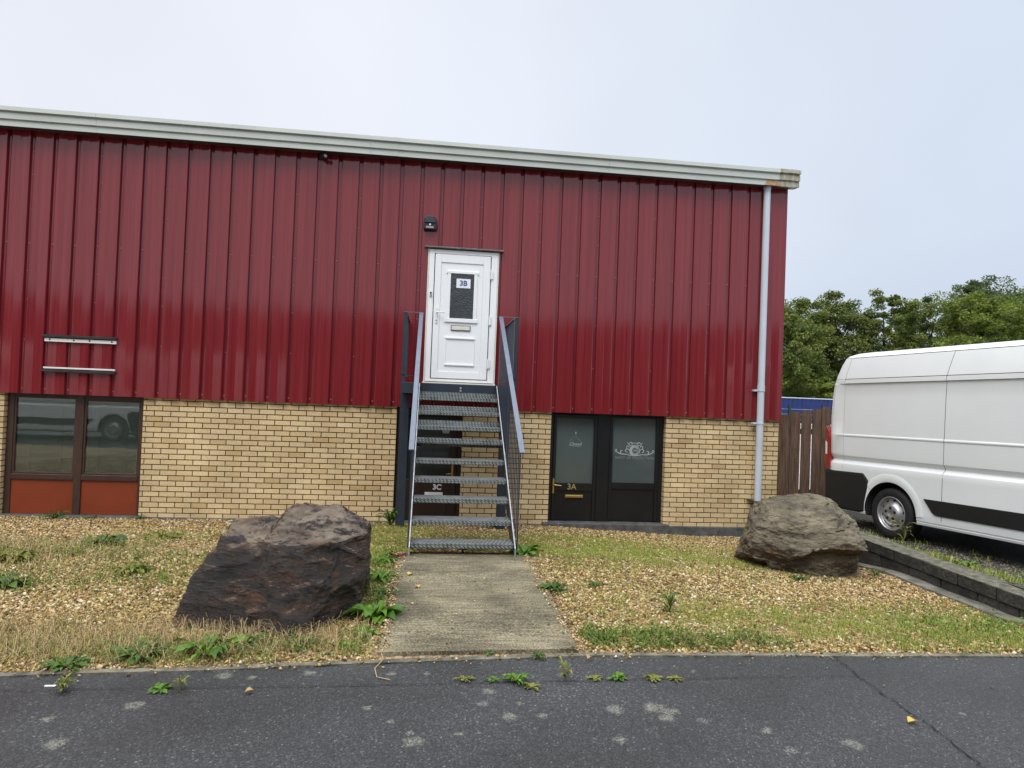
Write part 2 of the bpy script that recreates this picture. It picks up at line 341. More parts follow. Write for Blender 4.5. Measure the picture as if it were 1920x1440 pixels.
def gravel_ground_mat():
    m = bpy.data.materials.new('gravel_and_soil'); m.use_nodes = True; t = m.node_tree; b = t.nodes['Principled BSDF']
    b.inputs['Roughness'].default_value = .85
    c = N(t, 'ShaderNodeTexCoord'); V = c.outputs['Object']
    v = N(t, 'ShaderNodeTexVoronoi'); v.inputs['Scale'].default_value = 48; t.links.new(V, v.inputs['Vector'])
    sp = N(t, 'ShaderNodeSeparateColor'); t.links.new(v.outputs['Color'], sp.inputs[0])
    r = N(t, 'ShaderNodeValToRGB'); t.links.new(sp.outputs[0], r.inputs[0])
    st = [(0, (.10, .065, .035)), (1, (.45, .38, .26)), (.3, (.26, .15, .065)), (.6, (.34, .22, .10)), (.8, (.38, .30, .18))]
    for i, (p, k) in enumerate(st):
        e = r.color_ramp.elements[i] if i < 2 else r.color_ramp.elements.new(p); e.position = p; e.color = (*k, 1)
    # distance darkening is the gap between pebbles (soil), mixed by a patch noise
    n = N(t, 'ShaderNodeTexNoise'); n.inputs['Scale'].default_value = 1.3; n.inputs['Detail'].default_value = 6; t.links.new(V, n.inputs['Vector'])
    q = N(t, 'ShaderNodeMapRange'); q.inputs[1].default_value = .46; q.inputs[2].default_value = .66; t.links.new(n.outputs[0], q.inputs[0])
    k = N(t, 'ShaderNodeMix', data_type='RGBA'); t.links.new(q.outputs[0], k.inputs['Factor']); t.links.new(r.outputs[0], k.inputs['A']); k.inputs['B'].default_value = (.14, .105, .045, 1)
    t.links.new(k.outputs['Result'], b.inputs['Base Color'])
    bp = N(t, 'ShaderNodeBump'); bp.invert = True; bp.inputs['Strength'].default_value = 1; bp.inputs['Distance'].default_value = .02
    t.links.new(v.outputs['Distance'], bp.inputs['Height']); t.links.new(bp.outputs[0], b.inputs['Normal'])
    return m
def rock_mat(name, face, face2, rust, top, top2, lo, hi, rough, bst):
    m = bpy.data.materials.new(name); m.use_nodes = True; t = m.node_tree; b = t.nodes['Principled BSDF']
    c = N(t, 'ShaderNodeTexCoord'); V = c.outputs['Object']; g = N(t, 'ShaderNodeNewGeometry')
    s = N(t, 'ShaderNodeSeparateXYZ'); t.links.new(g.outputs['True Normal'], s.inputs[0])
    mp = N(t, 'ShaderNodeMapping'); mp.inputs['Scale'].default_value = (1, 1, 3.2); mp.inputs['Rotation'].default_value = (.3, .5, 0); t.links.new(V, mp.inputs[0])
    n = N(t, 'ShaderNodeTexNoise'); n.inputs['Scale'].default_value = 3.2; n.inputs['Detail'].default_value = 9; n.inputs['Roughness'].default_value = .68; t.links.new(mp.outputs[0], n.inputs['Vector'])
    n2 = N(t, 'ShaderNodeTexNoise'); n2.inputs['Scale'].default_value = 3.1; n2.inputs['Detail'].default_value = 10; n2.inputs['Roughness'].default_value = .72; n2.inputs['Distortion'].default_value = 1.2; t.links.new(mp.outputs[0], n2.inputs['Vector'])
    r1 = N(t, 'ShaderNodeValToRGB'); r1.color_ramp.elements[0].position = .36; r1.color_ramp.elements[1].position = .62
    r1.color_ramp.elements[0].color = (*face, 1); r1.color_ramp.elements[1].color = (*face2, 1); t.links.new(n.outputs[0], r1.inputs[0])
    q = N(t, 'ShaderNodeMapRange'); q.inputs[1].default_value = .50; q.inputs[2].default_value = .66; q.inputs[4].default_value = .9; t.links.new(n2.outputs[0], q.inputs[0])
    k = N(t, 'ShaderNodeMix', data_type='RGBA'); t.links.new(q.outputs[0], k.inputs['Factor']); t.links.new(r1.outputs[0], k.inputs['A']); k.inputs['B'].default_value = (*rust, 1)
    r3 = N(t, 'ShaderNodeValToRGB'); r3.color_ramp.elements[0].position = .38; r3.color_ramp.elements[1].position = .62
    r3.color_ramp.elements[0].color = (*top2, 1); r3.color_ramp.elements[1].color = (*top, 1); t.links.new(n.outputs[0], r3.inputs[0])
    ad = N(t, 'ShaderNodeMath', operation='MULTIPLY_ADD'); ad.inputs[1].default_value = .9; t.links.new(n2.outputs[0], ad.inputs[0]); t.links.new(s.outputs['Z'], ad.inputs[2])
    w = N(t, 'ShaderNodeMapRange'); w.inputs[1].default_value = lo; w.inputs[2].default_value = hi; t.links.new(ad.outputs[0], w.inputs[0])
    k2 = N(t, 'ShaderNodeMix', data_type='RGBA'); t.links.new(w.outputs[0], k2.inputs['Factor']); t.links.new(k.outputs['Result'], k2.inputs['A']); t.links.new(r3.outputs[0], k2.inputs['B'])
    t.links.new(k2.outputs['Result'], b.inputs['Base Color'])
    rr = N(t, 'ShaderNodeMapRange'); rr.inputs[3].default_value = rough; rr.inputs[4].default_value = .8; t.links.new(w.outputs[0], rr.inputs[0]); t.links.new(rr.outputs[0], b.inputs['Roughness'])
    bp = N(t, 'ShaderNodeBump'); bp.inputs['Strength'].default_value = bst; bp.inputs['Distance'].default_value = .05
    n5 = N(t, 'ShaderNodeTexNoise'); n5.inputs['Scale'].default_value = 9; n5.inputs['Detail'].default_value = 9; n5.inputs['Roughness'].default_value = .7; t.links.new(mp.outputs[0], n5.inputs['Vector'])
    t.links.new(n5.outputs[0], bp.inputs['Height']); t.links.new(bp.outputs[0], b.inputs['Normal'])
    return m
def checker_plate():
    m = bpy.data.materials.new('galvanised_checker_plate'); m.use_nodes = True; t = m.node_tree; b = t.nodes['Principled BSDF']
    b.inputs['Metallic'].default_value = .55; b.inputs['Roughness'].default_value = .42
    c = N(t, 'ShaderNodeTexCoord'); V = c.outputs['Object']
    wv = []
    for rot in (.785, -.785):
        mp = N(t, 'ShaderNodeMapping'); mp.inputs['Rotation'].default_value = (rot, rot, rot); t.links.new(V, mp.inputs[0])
        w = N(t, 'ShaderNodeTexWave'); w.inputs['Scale'].default_value = 16; w.inputs['Distortion'].default_value = .4; t.links.new(mp.outputs[0], w.inputs['Vector']); wv.append(w)
    mlt = N(t, 'ShaderNodeMath', operation='MULTIPLY'); t.links.new(wv[0].outputs['Fac'], mlt.inputs[0]); t.links.new(wv[1].outputs['Fac'], mlt.inputs[1])
    n = N(t, 'ShaderNodeTexNoise'); n.inputs['Scale'].default_value = 14; n.inputs['Detail'].default_value = 6; t.links.new(V, n.inputs['Vector'])
    a = N(t, 'ShaderNodeMath', operation='ADD'); t.links.new(mlt.outputs[0], a.inputs[0]); t.links.new(n.outputs[0], a.inputs[1])
    r = N(t, 'ShaderNodeValToRGB'); r.color_ramp.elements[0].position = .35; r.color_ramp.elements[1].position = 1
    r.color_ramp.elements[0].color = (.075, .085, .082, 1); r.color_ramp.elements[1].color = (.29, .31, .305, 1); t.links.new(a.outputs[0], r.inputs[0])
    t.links.new(r.outputs[0], b.inputs['Base Color'])
    bp = N(t, 'ShaderNodeBump'); bp.inputs['Strength'].default_value = .9; bp.inputs['Distance'].default_value = .006
    t.links.new(mlt.outputs[0], bp.inputs['Height']); t.links.new(bp.outputs[0], b.inputs['Normal'])
    return m
def wood_mat(name, a, b_):
    m = M(name, a, .8, var=.5, color2=b_, vscale=2.5, stretch=(14, 14, 1.2), bump=.6, bscale=8, island=.35)
    return m

MAT = dict(
    clad=cladding_mat(), screw=M('screw', (.38, .24, .22), .4, metal=.3),
    brick=island_ramp('buff_brick', [(0, (.50, .35, .175)), (1, (.70, .56, .335)), (.12, (.585, .43, .235)), (.6, (.64, .495, .28)), (.9, (.66, .50, .285))], .85, .2, bump=.5, noise_amt=.24, noise_scale=60, weather=.13),
    mortar=M('dark_mortar', (.036, .022, .014), .9, var=.4, vscale=30),
    plinth=M('wet_concrete', (.12, .12, .115), .7, color2=(.045, .045, .045), vscale=9, bump=.5, bscale=50),
    gutter=M('pale_gutter_coat', (.54, .575, .53), .38, var=.14, vscale=1.2, stretch=(1, 3, 3), detail=8),
    gutter_old=M('stained_gutter_end', (.46, .44, .36), .5, color2=(.16, .15, .085), vscale=9, stretch=(2.2, 2, .6), ramp=(.32, .62)),
    rust=M('rust_stain', (.42, .17, .055), .8, color2=(.45, .36, .25), vscale=22),
    soffit=M('brown_soffit', (.075, .05, .042), .7, var=.35, vscale=5),
    pipe=M('grey_downpipe', (.55, .60, .67), .5, spec=.3, var=.08, vscale=3),
    roof=M('roof_sheet', (.22, .22, .21), .6),
    black=M('black_door_paint', (.011, .012, .014), .28, var=.3, vscale=6),
    dark=M('dark_interior', (.012, .012, .012), .9),
    frost=M('frosted_pane', (.075, .095, .095), .07, spec=.75, var=.12, vscale=2.2),
    etch=M('etched_white', (.40, .44, .45), .5), etch2=M('faint_print', (.20, .235, .24), .5), etch3=M('dark_print', (.045, .055, .06), .5),
    brass=M('brass', (.62, .44, .16), .3, metal=.9), gold=M('gold_numeral', (.50, .38, .18), .35, metal=.6),
    upvc=M('white_upvc', (.86, .87, .88), .3, var=.03, vscale=3), upvc_old=M('yellowed_trim', (.72, .70, .62), .5, var=.12, vscale=9),
    obscure=M('obscure_glass', (.045, .055, .062), .22, spec=.7, var=.35, vscale=16, bump=.5, bscale=45),
    paper=M('paper', (.78, .80, .82), .7), blue=M('blue_ink', (.03, .10, .28), .6), white=M('white_paint', (.78, .78, .76), .45, var=.08, vscale=12),
    lead=M('weathered_drip_trim', (.20, .20, .18), .6, var=.6, vscale=16),
    steel=M('navy_painted_steel', (.030, .040, .060), .38, var=.25, vscale=8, bump=.1, bscale=70),
    rail=M('handrail_sky_sheen', (.115, .145, .20), .3, var=.15, vscale=10), edge=M('edge_light_paint', (.45, .46, .48), .4, metal=.3, var=.3, vscale=20),  # rail: sky sheen put into the colour; edge: painted edge light
    plate=checker_plate(), bolt=M('zinc_bolt', (.6, .6, .58), .35, metal=.7),
    brown_frame=M('brown_window_frame', (.060, .032, .024), .36, var=.3, vscale=9, stretch=(1, 1, .4)),
    red_panel=M('red_infill_panel', (.22, .040, .013), .38, var=.16, vscale=2.5, detail=8),
    pane=glass('window_glass'), blind=M('grey_blind', (.62, .62, .56), .6), brown_door=M('brown_timber_door', (.030, .014, .009), .4, var=.45, vscale=4, stretch=(8, 8, .8)),
    dim_pane=M('dark_wired_pane', (.022, .028, .027), .08, spec=.7, var=.3, vscale=3),
    lamp=M('black_lamp_housing', (.016, .017, .020), .4), lens=M('grey_lens', (.30, .30, .30), .2), bulb=M('white_sensor', (.75, .75, .75), .3),
    batten=M('weathered_batten', (.035, .037, .033), .85, var=.5, vscale=14, stretch=(.6, 3, 3)),
    asphalt=asphalt_mat(), path=path_mat(), gbase=gravel_ground_mat(), crack=M('crack_fill', (.006, .006, .007), .9),
    kerb=M('kerb_concrete', (.19, .175, .13), .85, color2=(.045, .044, .034), vscale=7, bump=.6, bscale=40),
    block=M('mossy_dark_block', (.052, .050, .040), .85, color2=(.018, .018, .016), vscale=7, bump=.9, bscale=30, island=.25),
    blocktop=M('mossy_coping', (.19, .175, .135), .9, color2=(.050, .052, .032), vscale=14, bump=1, bscale=45, detail=9),
    ledge=M('concrete_ledge', (.22, .205, .17), .85, color2=(.07, .068, .055), vscale=6, bump=.8, bscale=35),
    yard=M('gritty_yard', (.125, .115, .09), .9, color2=(.045, .043, .036), vscale=24, bump=1, bscale=60),
    back=M('pale_concrete_yard', (.42, .42, .40), .8, var=.25, vscale=.6),
    timber=wood_mat('brown_fence_board', (.185, .105, .060), (.070, .039, .024)),
    wire=M('green_wire', (.03, .07, .05), .5), wire2=M('galvanised_wire', (.42, .45, .46), .4, metal=.4),
    cont=M('blue_container', (.010, .028, .150), .45, var=.35, vscale=3, stretch=(1, 1, .3)), contedge=M('container_rail', (.55, .58, .64), .5),
    render=M('white_render', (.78, .78, .76), .8, var=.08, vscale=2), 
    van=M('white_van_paint', (.79, .825, .825), .28, spec=.5, var=.04, vscale=1.5, coat=.5),
    seal=M('dark_seam', (.05, .05, .05), .6), rubber=M('black_plastic', (.010, .011, .012), .5, var=.3, vscale=12),
    tyre=M('tyre_rubber', (.013, .013, .014), .7, var=.4, vscale=20), rim=M('silver_wheel', (.55, .55, .55), .3, metal=.75, var=.25, vscale=14),
    redlamp=M('red_lamp', (.26, .008, .010), .15, coat=.5), clearlamp=M('pale_lamp', (.72, .70, .62), .2), vglass=M('van_glass', (.02, .023, .026), .05, spec=.7),
    under=M('underbody', (.012, .012, .012), .9),
    opp=M('grey_cladding_opposite', (.11, .115, .12), .6, var=.2, vscale=1), oppb=M('opposite_brick', (.20, .14, .085), .9, var=.3, vscale=20),
    bark=M('bark', (.060, .048, .034), .9, var=.5, vscale=6, bump=.8, bscale=20),
    yleaf=M('yellow_leaf', (.62, .42, .05), .6, var=.3, vscale=40), oleaf=M('tan_leaf', (.42, .26, .08), .6, var=.3, vscale=40), straw=M('straw', (.40, .31, .16), .8),
)
pebble = island_ramp('pebbles', [(0, (.05, .034, .018)), (1, (.66, .60, .46)), (.18, (.16, .088, .034)), (.38, (.31, .185, .065)), (.60, (.42, .285, .105)), (.80, (.50, .385, .185)), (.94, (.60, .50, .31))], .75, .3)
grit = island_ramp('grit', [(0, (.035, .033, .028)), (1, (.30, .285, .25)), (.5, (.11, .10, .085))], .85, .2)
grass_m = island_ramp('grass_blades', [(0, (.12, .19, .022)), (1, (.40, .36, .12)), (.4, (.22, .30, .04)), (.7, (.30, .33, .065))], .6, .2, trans=.25)
lush_m = island_ramp('lush_blades', [(0, (.045, .10, .012)), (1, (.21, .28, .045)), (.5, (.10, .18, .022))], .55, .25, trans=.25)
straw_m = island_ramp('dry_blades', [(0, (.20, .13, .06)), (1, (.50, .40, .22)), (.5, (.34, .25, .12))], .8, .1, trans=.15)
weed_m = island_ramp('weed_leaf', [(0, (.045, .12, .010)), (1, (.15, .27, .025)), (.5, (.085, .19, .015))], .45, .35, noise_amt=.25, trans=.25)
weed_dark = island_ramp('weed_dark_leaf', [(0, (.030, .075, .014)), (1, (.085, .16, .022))], .5, .3, noise_amt=.25, trans=.2)
weed_olive = island_ramp('weed_olive_leaf', [(0, (.10, .12, .02)), (1, (.24, .24, .05))], .5, .3, noise_amt=.2, trans=.2)
weed_red = island_ramp('weed_red_leaf', [(0, (.09, .015, .02)), (1, (.20, .05, .04))], .5, .3, noise_amt=.2)

# ------------------------------------------------------------------ text
def text(name, body, size, x, y, z, mat, parent, shear=0, ext=.002, align='CENTER', sx=1, bold=0):
    c = bpy.data.curves.new(name, 'FONT'); c.body = body; c.size = size; c.extrude = ext; c.shear = shear; c.offset = bold; c.align_x = align; c.align_y = 'CENTER'
    o = bpy.data.objects.new(name+'_tmp', c); COL.objects.link(o)
    dg = bpy.context.evaluated_depsgraph_get(); dg.update()
    me = bpy.data.meshes.new_from_object(o.evaluated_get(dg)); bpy.data.objects.remove(o); bpy.data.curves.remove(c)
    off = root_loc(parent)
    me.transform(Matrix.Translation(Vector((x, y, z))-off) @ Matrix.Rotation(math.pi/2, 4, 'X') @ Matrix.Diagonal((sx, 1, 1, 1)))
    me.materials.clear(); me.materials.append(mat)
    o = bpy.data.objects.new(name, me); COL.objects.link(o); o.parent = parent
    return o

# ------------------------------------------------------------------ setting: ground sheets
def strip(name, xs, y0f, y1f, ny, zf, mat, kind='structure', skirt=0):
    vs, fs = [], []
    for x in xs:
        a, b = y0f(x), y1f(x)
        for j in range(ny+1):
            y = a+(b-a)*j/ny; vs.append((x, y, zf(x, y)))
    for i in range(len(xs)-1):
        for j in range(ny): k = i*(ny+1)+j; fs.append((k, k+ny+1, k+ny+2, k+1))
    me = bpy.data.meshes.new(name); me.from_pydata(vs, [], fs); me.materials.append(mat); me.update()
    o = bpy.data.objects.new(name, me); COL.objects.link(o); tag(o, kind=kind); return o
xs_road = sorted(set([-60, -40, 40, 60]+[round(-10+.5*i, 2) for i in range(41)]))
strip('road', xs_road, lambda x: -24, lambda x: kerb_y(x)-.055, 24, lambda x, y: .345+.004*noise.noise((x*.6, y*.6, 0)), MAT['asphalt'])
mb = MB(); mb.add([(-400, -400, -.15), (400, -400, -.15), (400, 600, -.15), (-400, 600, -.15)], [(0, 1, 2, 3)]); tag(mb.build('ground', MAT['back'], fix=False), kind='structure')
strip('gravel_bed', [round(-16+.11*i, 3) for i in range(190)]+[4.86], lambda x: kerb_y(x)+.0, lambda x: .02, 60,
      gz, MAT['gbase'])
def yz(x, y):
    k = ss(5.1, 5.75, x); b = .455*(1-k)+.285*k+(.06*ss(-3, -6, y))*k
    return b-.15*ss(-6.0, -6.5, y)*(1-k)+.02*noise.noise((x*2, y*2, 5))
strip('yard', [5.1+.1*i for i in range(16)]+[8, 12, 20, 40], lambda x: kerb_y(x)+.0, lambda x: 2.2, 60, yz, MAT['yard'])
# kerb edging (a real strip with thickness)
kb = MB(); xs = [-40, -25, -16, -11, -8.4, -6.6]+[-5.2+.3*i for i in range(34)]+[4.9]
for a, b in zip(xs[:-1], xs[1:]):
    ya, yb = kerb_y(a), kerb_y(b); t = .003*random.uniform(-1, 1)
    w0, w1 = -.042-.012*noise.noise((a*1.3, 0, 0)), -.042-.012*noise.noise((b*1.3, 0, 0)); z0, z1 = .351+.004*noise.noise((a*2, 3, 0)), .351+.004*noise.noise((b*2, 3, 0))
    kb.add([(a, ya+w0, .2), (b, yb+w1, .2), (b, yb, .2), (a, ya, .2), (a, ya+w0, z0), (b, yb+w1, z1), (b, yb, z1+.004), (a, ya, z0+.004)],
           [(0,3,2,1),(4,5,6,7),(0,1,5,4),(1,2,6,5),(2,3,7,6),(3,0,4,7)])
tag(kb.build('kerb', MAT['kerb']), kind='structure')
# concrete path
pv = []; PL = [(-.245, -3.80), (-.235, -5.0), (-.235, -6.375)]; PR = [(1.03, -3.80), (1.02, -5.0), (.985, -6.335)]
pth = MB(); n = 24
for i in range(n+1):
    t = i/n
    y = -3.80-(2.575)*t; xl = float(np.interp(-y, [3.8, 5, 6.375], [-.245, -.235, -.235])); xr = float(np.interp(-y, [3.8, 5, 6.375], [1.03, 1.02, .985]))
    y0, y1 = y, y+(.04 if i == n else 0)
    pv.append([(xl+.008*noise.noise((0, y*6, 1)), y0), (xr+.008*noise.noise((4, y*6, 1)), y1)])
vs = []; fs = []
for (l, r) in pv:
    for (x, y) in (l, r): vs += [(x, y, gz0(0, y)+.026)]
    for (x, y) in (l, r): vs += [(x, y, gz0(0, y)-.12)]
for i in range(n):
    k = i*4; fs += [(k, k+4, k+5, k+1), (k, k+2, k+6, k+4), (k+1, k+5, k+7, k+3)]
fs += [(0, 1, 3, 2), (n*4, n*4+2, n*4+3, n*4+1)]
tag(MB().add(vs, fs).build('path', MAT['path']), kind='structure')
# road crack and old reinstatement joint
def ribbon(pts, w, z, jit, seed):
    r = random.Random(seed); P = []
    for (x0, y0), (x1, y1) in zip(pts[:-1], pts[1:]):
        m = max(2, int(math.hypot(x1-x0, y1-y0)/.03))
        for i in range(m): t = i/m; P.append([x0+(x1-x0)*t+r.gauss(0, jit), y0+(y1-y0)*t+r.gauss(0, jit)])
    P.append(list(pts[-1])); vs = []; fs = []
    for i, p in enumerate(P):
        q = P[min(i+1, len(P)-1)]; o = P[max(i-1, 0)]; d = Vector((q[0]-o[0], q[1]-o[1], 0)); d = d.normalized() if d.length else Vector((1, 0, 0)); nrm = Vector((-d.y, d.x, 0)); ww = w*r.uniform(.25, 1.1)
        vs += [Vector((p[0], p[1], z))+nrm*ww, Vector((p[0], p[1], z))-nrm*ww]
    fs = [(2*i, 2*i+1, 2*i+3, 2*i+2) for i in range(len(P)-1)]
    return vs, fs
v1, f1 = ribbon([(2.63, -6.46), (2.60, -6.75), (2.585, -7.05), (2.58, -7.3), (2.53, -7.75), (2.50, -8.6), (2.40, -10)], .0055, .3525, .006, 3)
tag(MB().add(v1, f1).build('road_crack', MAT['crack'], fix=False), kind='structure')
v1, f1 = ribbon([(-9, -7.25), (-2.1, -6.80), (-.235, -6.785), (.6, -6.76), (1.65, -6.735), (2.58, -6.72)], .0030, .3525, .003, 4)
tag(MB().add(v1, f1).build('road_joint', MAT['crack'], fix=False), kind='structure')

# ------------------------------------------------------------------ the industrial unit
U = empty('industrial_unit', (0, 0, 0), 'long two storey unit with dark red ribbed cladding above buff brick', 'building')
X0, X1 = -16, 5.61
OPEN = [(-5.965, -4.095, -.05, 3), (-.475, .53, -.05, 3), (1.892, 3.735, -.05, 3)]
ZT = 1.80
bk = MB(); r = random.Random(2)
nc = 24
EDG = [o for O in OPEN for o in O[:2]]+[X1]
for c in range(nc):
    z0 = -.012+c*.0776; z1 = min(z0+.0645, ZT)
    x = X0+(.1125 if c % 2 else 0)
    while x < X1:
        a, b = max(x, X0), min(x+.2125, X1)
        segs = [(a, b)]
        for (o0, o1, _, _) in OPEN:
            ns = []
            for (p, q) in segs:
                if q <= o0 or p >= o1: ns.append((p, q))
                else:
                    if p < o0: ns.append((p, o0))
                    if q > o1: ns.append((o1, q))
            segs = ns
        for (p, q) in segs:
            for e_ in EDG:
                if 0 < p-e_ < .035: p = e_
                if 0 < e_-q < .035: q = e_
            if q-p > .012: bk.box(p, q, r.uniform(-.0015, .0015), .13, z0, z1)
        x += .2255
bw = bk.build('brick_wall', MAT['brick'], U)
mo = MB(); edges = [X0]+[e for o in OPEN for e in o[:2]]+[X1-.004]
for a, b in zip(edges[::2], edges[1::2]): mo.box(a+.001, b-.001, .013, .128, -.3, ZT+.01)
for (o0, o1, _, _) in OPEN: mo.box(o0-.02, o1+.02, .006, .3, ZT, ZT+.3)
mo.box(5.52, 5.606, .125, 20, -.3, ZT)                                 # gable end below the sheeting
mo.build('mortar_bed', MAT['mortar'], U)
pl = MB()
pl.box(X0, -.5, -.045, .2, -.3, .0); pl.box(.5, 1.80, -.045, .2, -.3, -.004); pl.box(1.80, 3.80, -.10, .25, -.3, .028); pl.box(3.80, 5.63, -.05, .2, -.3, -.002); pl.box(-.5, .5, .0, .2, -.3, -.004)
pl.build('plinth', MAT['plinth'], U, bevel=.012)
# dark rooms behind the glass
for a, b in ((-6.1, -3.95), (-.6, .7), (1.8, 3.85)):
    dk = MB(); dk.box(a, b, 1.1, 1.15, -.1, 1.9); dk.box(a, a+.03, .15, 1.1, -.1, 1.9); dk.box(b-.03, b, .15, 1.1, -.1, 1.9); dk.box(a, b, .15, 1.1, -.14, -.1); dk.box(a, b, .15, 1.1, 1.9, 1.94)
    dk.build('room_lining', MAT['dark'], U)

# cladding: ribbed sheets with real grooves, slightly oil-canned pans, screws
PITCH_, XG = .3055, -6.062
prof = [(0, -.070), (.009, -.024), (.030, -.022), (.050, -.024), (.060, -.056), (.066, -.058), (.12, -.0575), (.172, -.0575), (.180, -.0578), (.292, -.0735)]
DX0, DX1, DZ0, DZ1 = -.095, .975, 2.06, 4.15                           # opening for the upper door
zl = [1.722, 1.75]+[2.06+.3*i for i in range(7)]+[4.15]+[4.4+.3*i for i in range(4)]+[5.56]
cols = []; k0 = int((X0-XG)/PITCH_)-1
rr = random.Random(5)
for k in range(k0, 40):
    for (dx, y) in prof:
        x = XG+k*PITCH_+dx-.004
        if X0 <= x <= 5.545: cols.append((x, y, k, dx))
def jit(k, dx, z):
    if dx < .064 or dx > .3: return .0006*noise.noise((k*7.3+dx*10, z*1.1, 0))
    side = 0 if dx < .175 else 5
    return .0026*noise.noise((k*3.7+side, z*.45, 1.3))
cl = MB(); vs = []; nzl = len(zl)
for (x, y, k, dx) in cols:
    for z in zl: vs.append((x, y+jit(k, dx, z), z))
fs = []
for i in range(len(cols)-1):
    xm = (cols[i][0]+cols[i+1][0])/2
    for j in range(nzl-1):
        zm = (zl[j]+zl[j+1])/2
        if DX0 < xm < DX1 and DZ0 < zm < DZ1: continue
        fs.append((i*nzl+j, (i+1)*nzl+j, (i+1)*nzl+j+1, i*nzl+j+1))
cl.add(vs, fs, 0, False)
sr = random.Random(9)
def screw(x, y, z, s=.0075): cl.add([(x-s, y, z-s), (x+s, y, z-s), (x+s, y, z+s), (x-s, y, z+s), (x, y-s*.9, z)], [(0, 1, 4), (1, 2, 4), (2, 3, 4), (3, 0, 4)], 1)
for k in range(k0+2, 38):
    x = XG+k*PITCH_+.028
    if x < X0 or x > 5.5: continue
    for z in (1.79, 3.86):
        if not (DX0-.02 < x < DX1+.02 and 2 < z < 4.2): screw(x, -.024, z, .0085)
    if k % 3 == 1:
        for z in (2.45, 3.05, 3.5, 4.35, 4.8, 5.2):
            if not (DX0-.02 < x < DX1+.02 and 2 < z < 4.2): screw(x+sr.uniform(-.004, .004), -.024, z+sr.uniform(-.04, .04), .006)
cl.build('wall_cladding', [MAT['clad'], MAT['screw']], U, fix=False)
tr = MB()
tr.box(5.545, 5.612, -.066, -.02, 1.715, 5.56); tr.box(5.606, 5.612, -.02, 20, 1.715, 5.56); tr.build('corner_flashing', MAT['clad'], U, bevel=.006)
# roof sheet, gutter, downpipe
rf = MB(); rf.add([(X0, -.1, 5.60), (5.62, -.1, 5.60), (5.62, 12, 6.3), (X0, 12, 6.3), (5.62, 24, 5.6), (X0, 24, 5.6)], [(0, 1, 2, 3), (3, 2, 4, 5)])
rf.box(X0, 5.605, 20, 20.1, 0, 5.6); rf.build('roof', MAT['roof'], U)
gp = [(-.30, 5.69), (-.305, 5.632), (-.258, 5.626), (-.258, 5.612), (-.274, 5.606), (-.274, 5.526), (-.236, 5.520), (-.236, 5.510), (-.248, 5.506), (-.248, 5.432), (-.06, 5.452), (-.06, 5.53), (-.22, 5.53), (-.24, 5.66), (-.29, 5.69)]
g = MB(); xa = X0
for xb in (-8.6, -4.8, -1.0, 2.6, 5.36): g.prism(gp, 'x', xa, xb-.003); xa = xb
gt = g.build('gutter', [MAT['gutter']], U)
ge = MB(); ge.prism([(y-.004, z+(.003 if z > 5.5 else -.003)) for y, z in gp], 'x', 5.36, 5.62); ge.prism(gp[:10]+[(-.06, 5.452), (-.06, 5.69)], 'x', 5.62, 5.70)
tag(ge.build('gutter_stop_end', MAT['gutter_old'], gt), label='stained green-brown end piece of the gutter')
st = MB(); st.add([(5.16, -.2525, 5.512), (5.33, -.2525, 5.508), (5.40, -.2525, 5.436), (5.12, -.2525, 5.436)], [(0, 1, 2, 3)]); st.build('rust_patch', MAT['rust'], gt, fix=False)
un = MB(); un.prism([(y-.006 if y < -.2 else y, z) for y, z in gp], 'x', -.66, -.60); un.build('gutter_joint', MAT['gutter'], gt)
so = MB(); so.add([(X0, -.252, 5.430), (5.6, -.252, 5.430), (5.6, -.05, 5.448), (X0, -.05, 5.448)], [(0, 1, 2, 3)]); so.box(X0, 5.6, -.056, -.02, 5.452, 5.6); so.build('soffit', MAT['soffit'], U)
dp = MB(); dp.tube([(5.225, -.135, 5.44), (5.225, -.135, -.05)], .0535, 20)
dpo = dp.build('downpipe', MAT['pipe'], U)
for za, zb, rr_ in ((2.27, 2.17, .060), (5.47, 5.40, .058)): MB().tube([(5.225, -.135, za), (5.225, -.135, zb)], rr_, 20).build('pipe_socket', MAT['pipe'], dpo)
for z in (2.185, 1.665):
    col_ = MB(); col_.tube([(5.225, -.135, z+.012), (5.225, -.135, z-.012)], .062, 20); col_.box(5.11, 5.19, -.135, -.055, z-.014, z+.014)
    col_.build('pipe_bracket', MAT['pipe'], dpo)

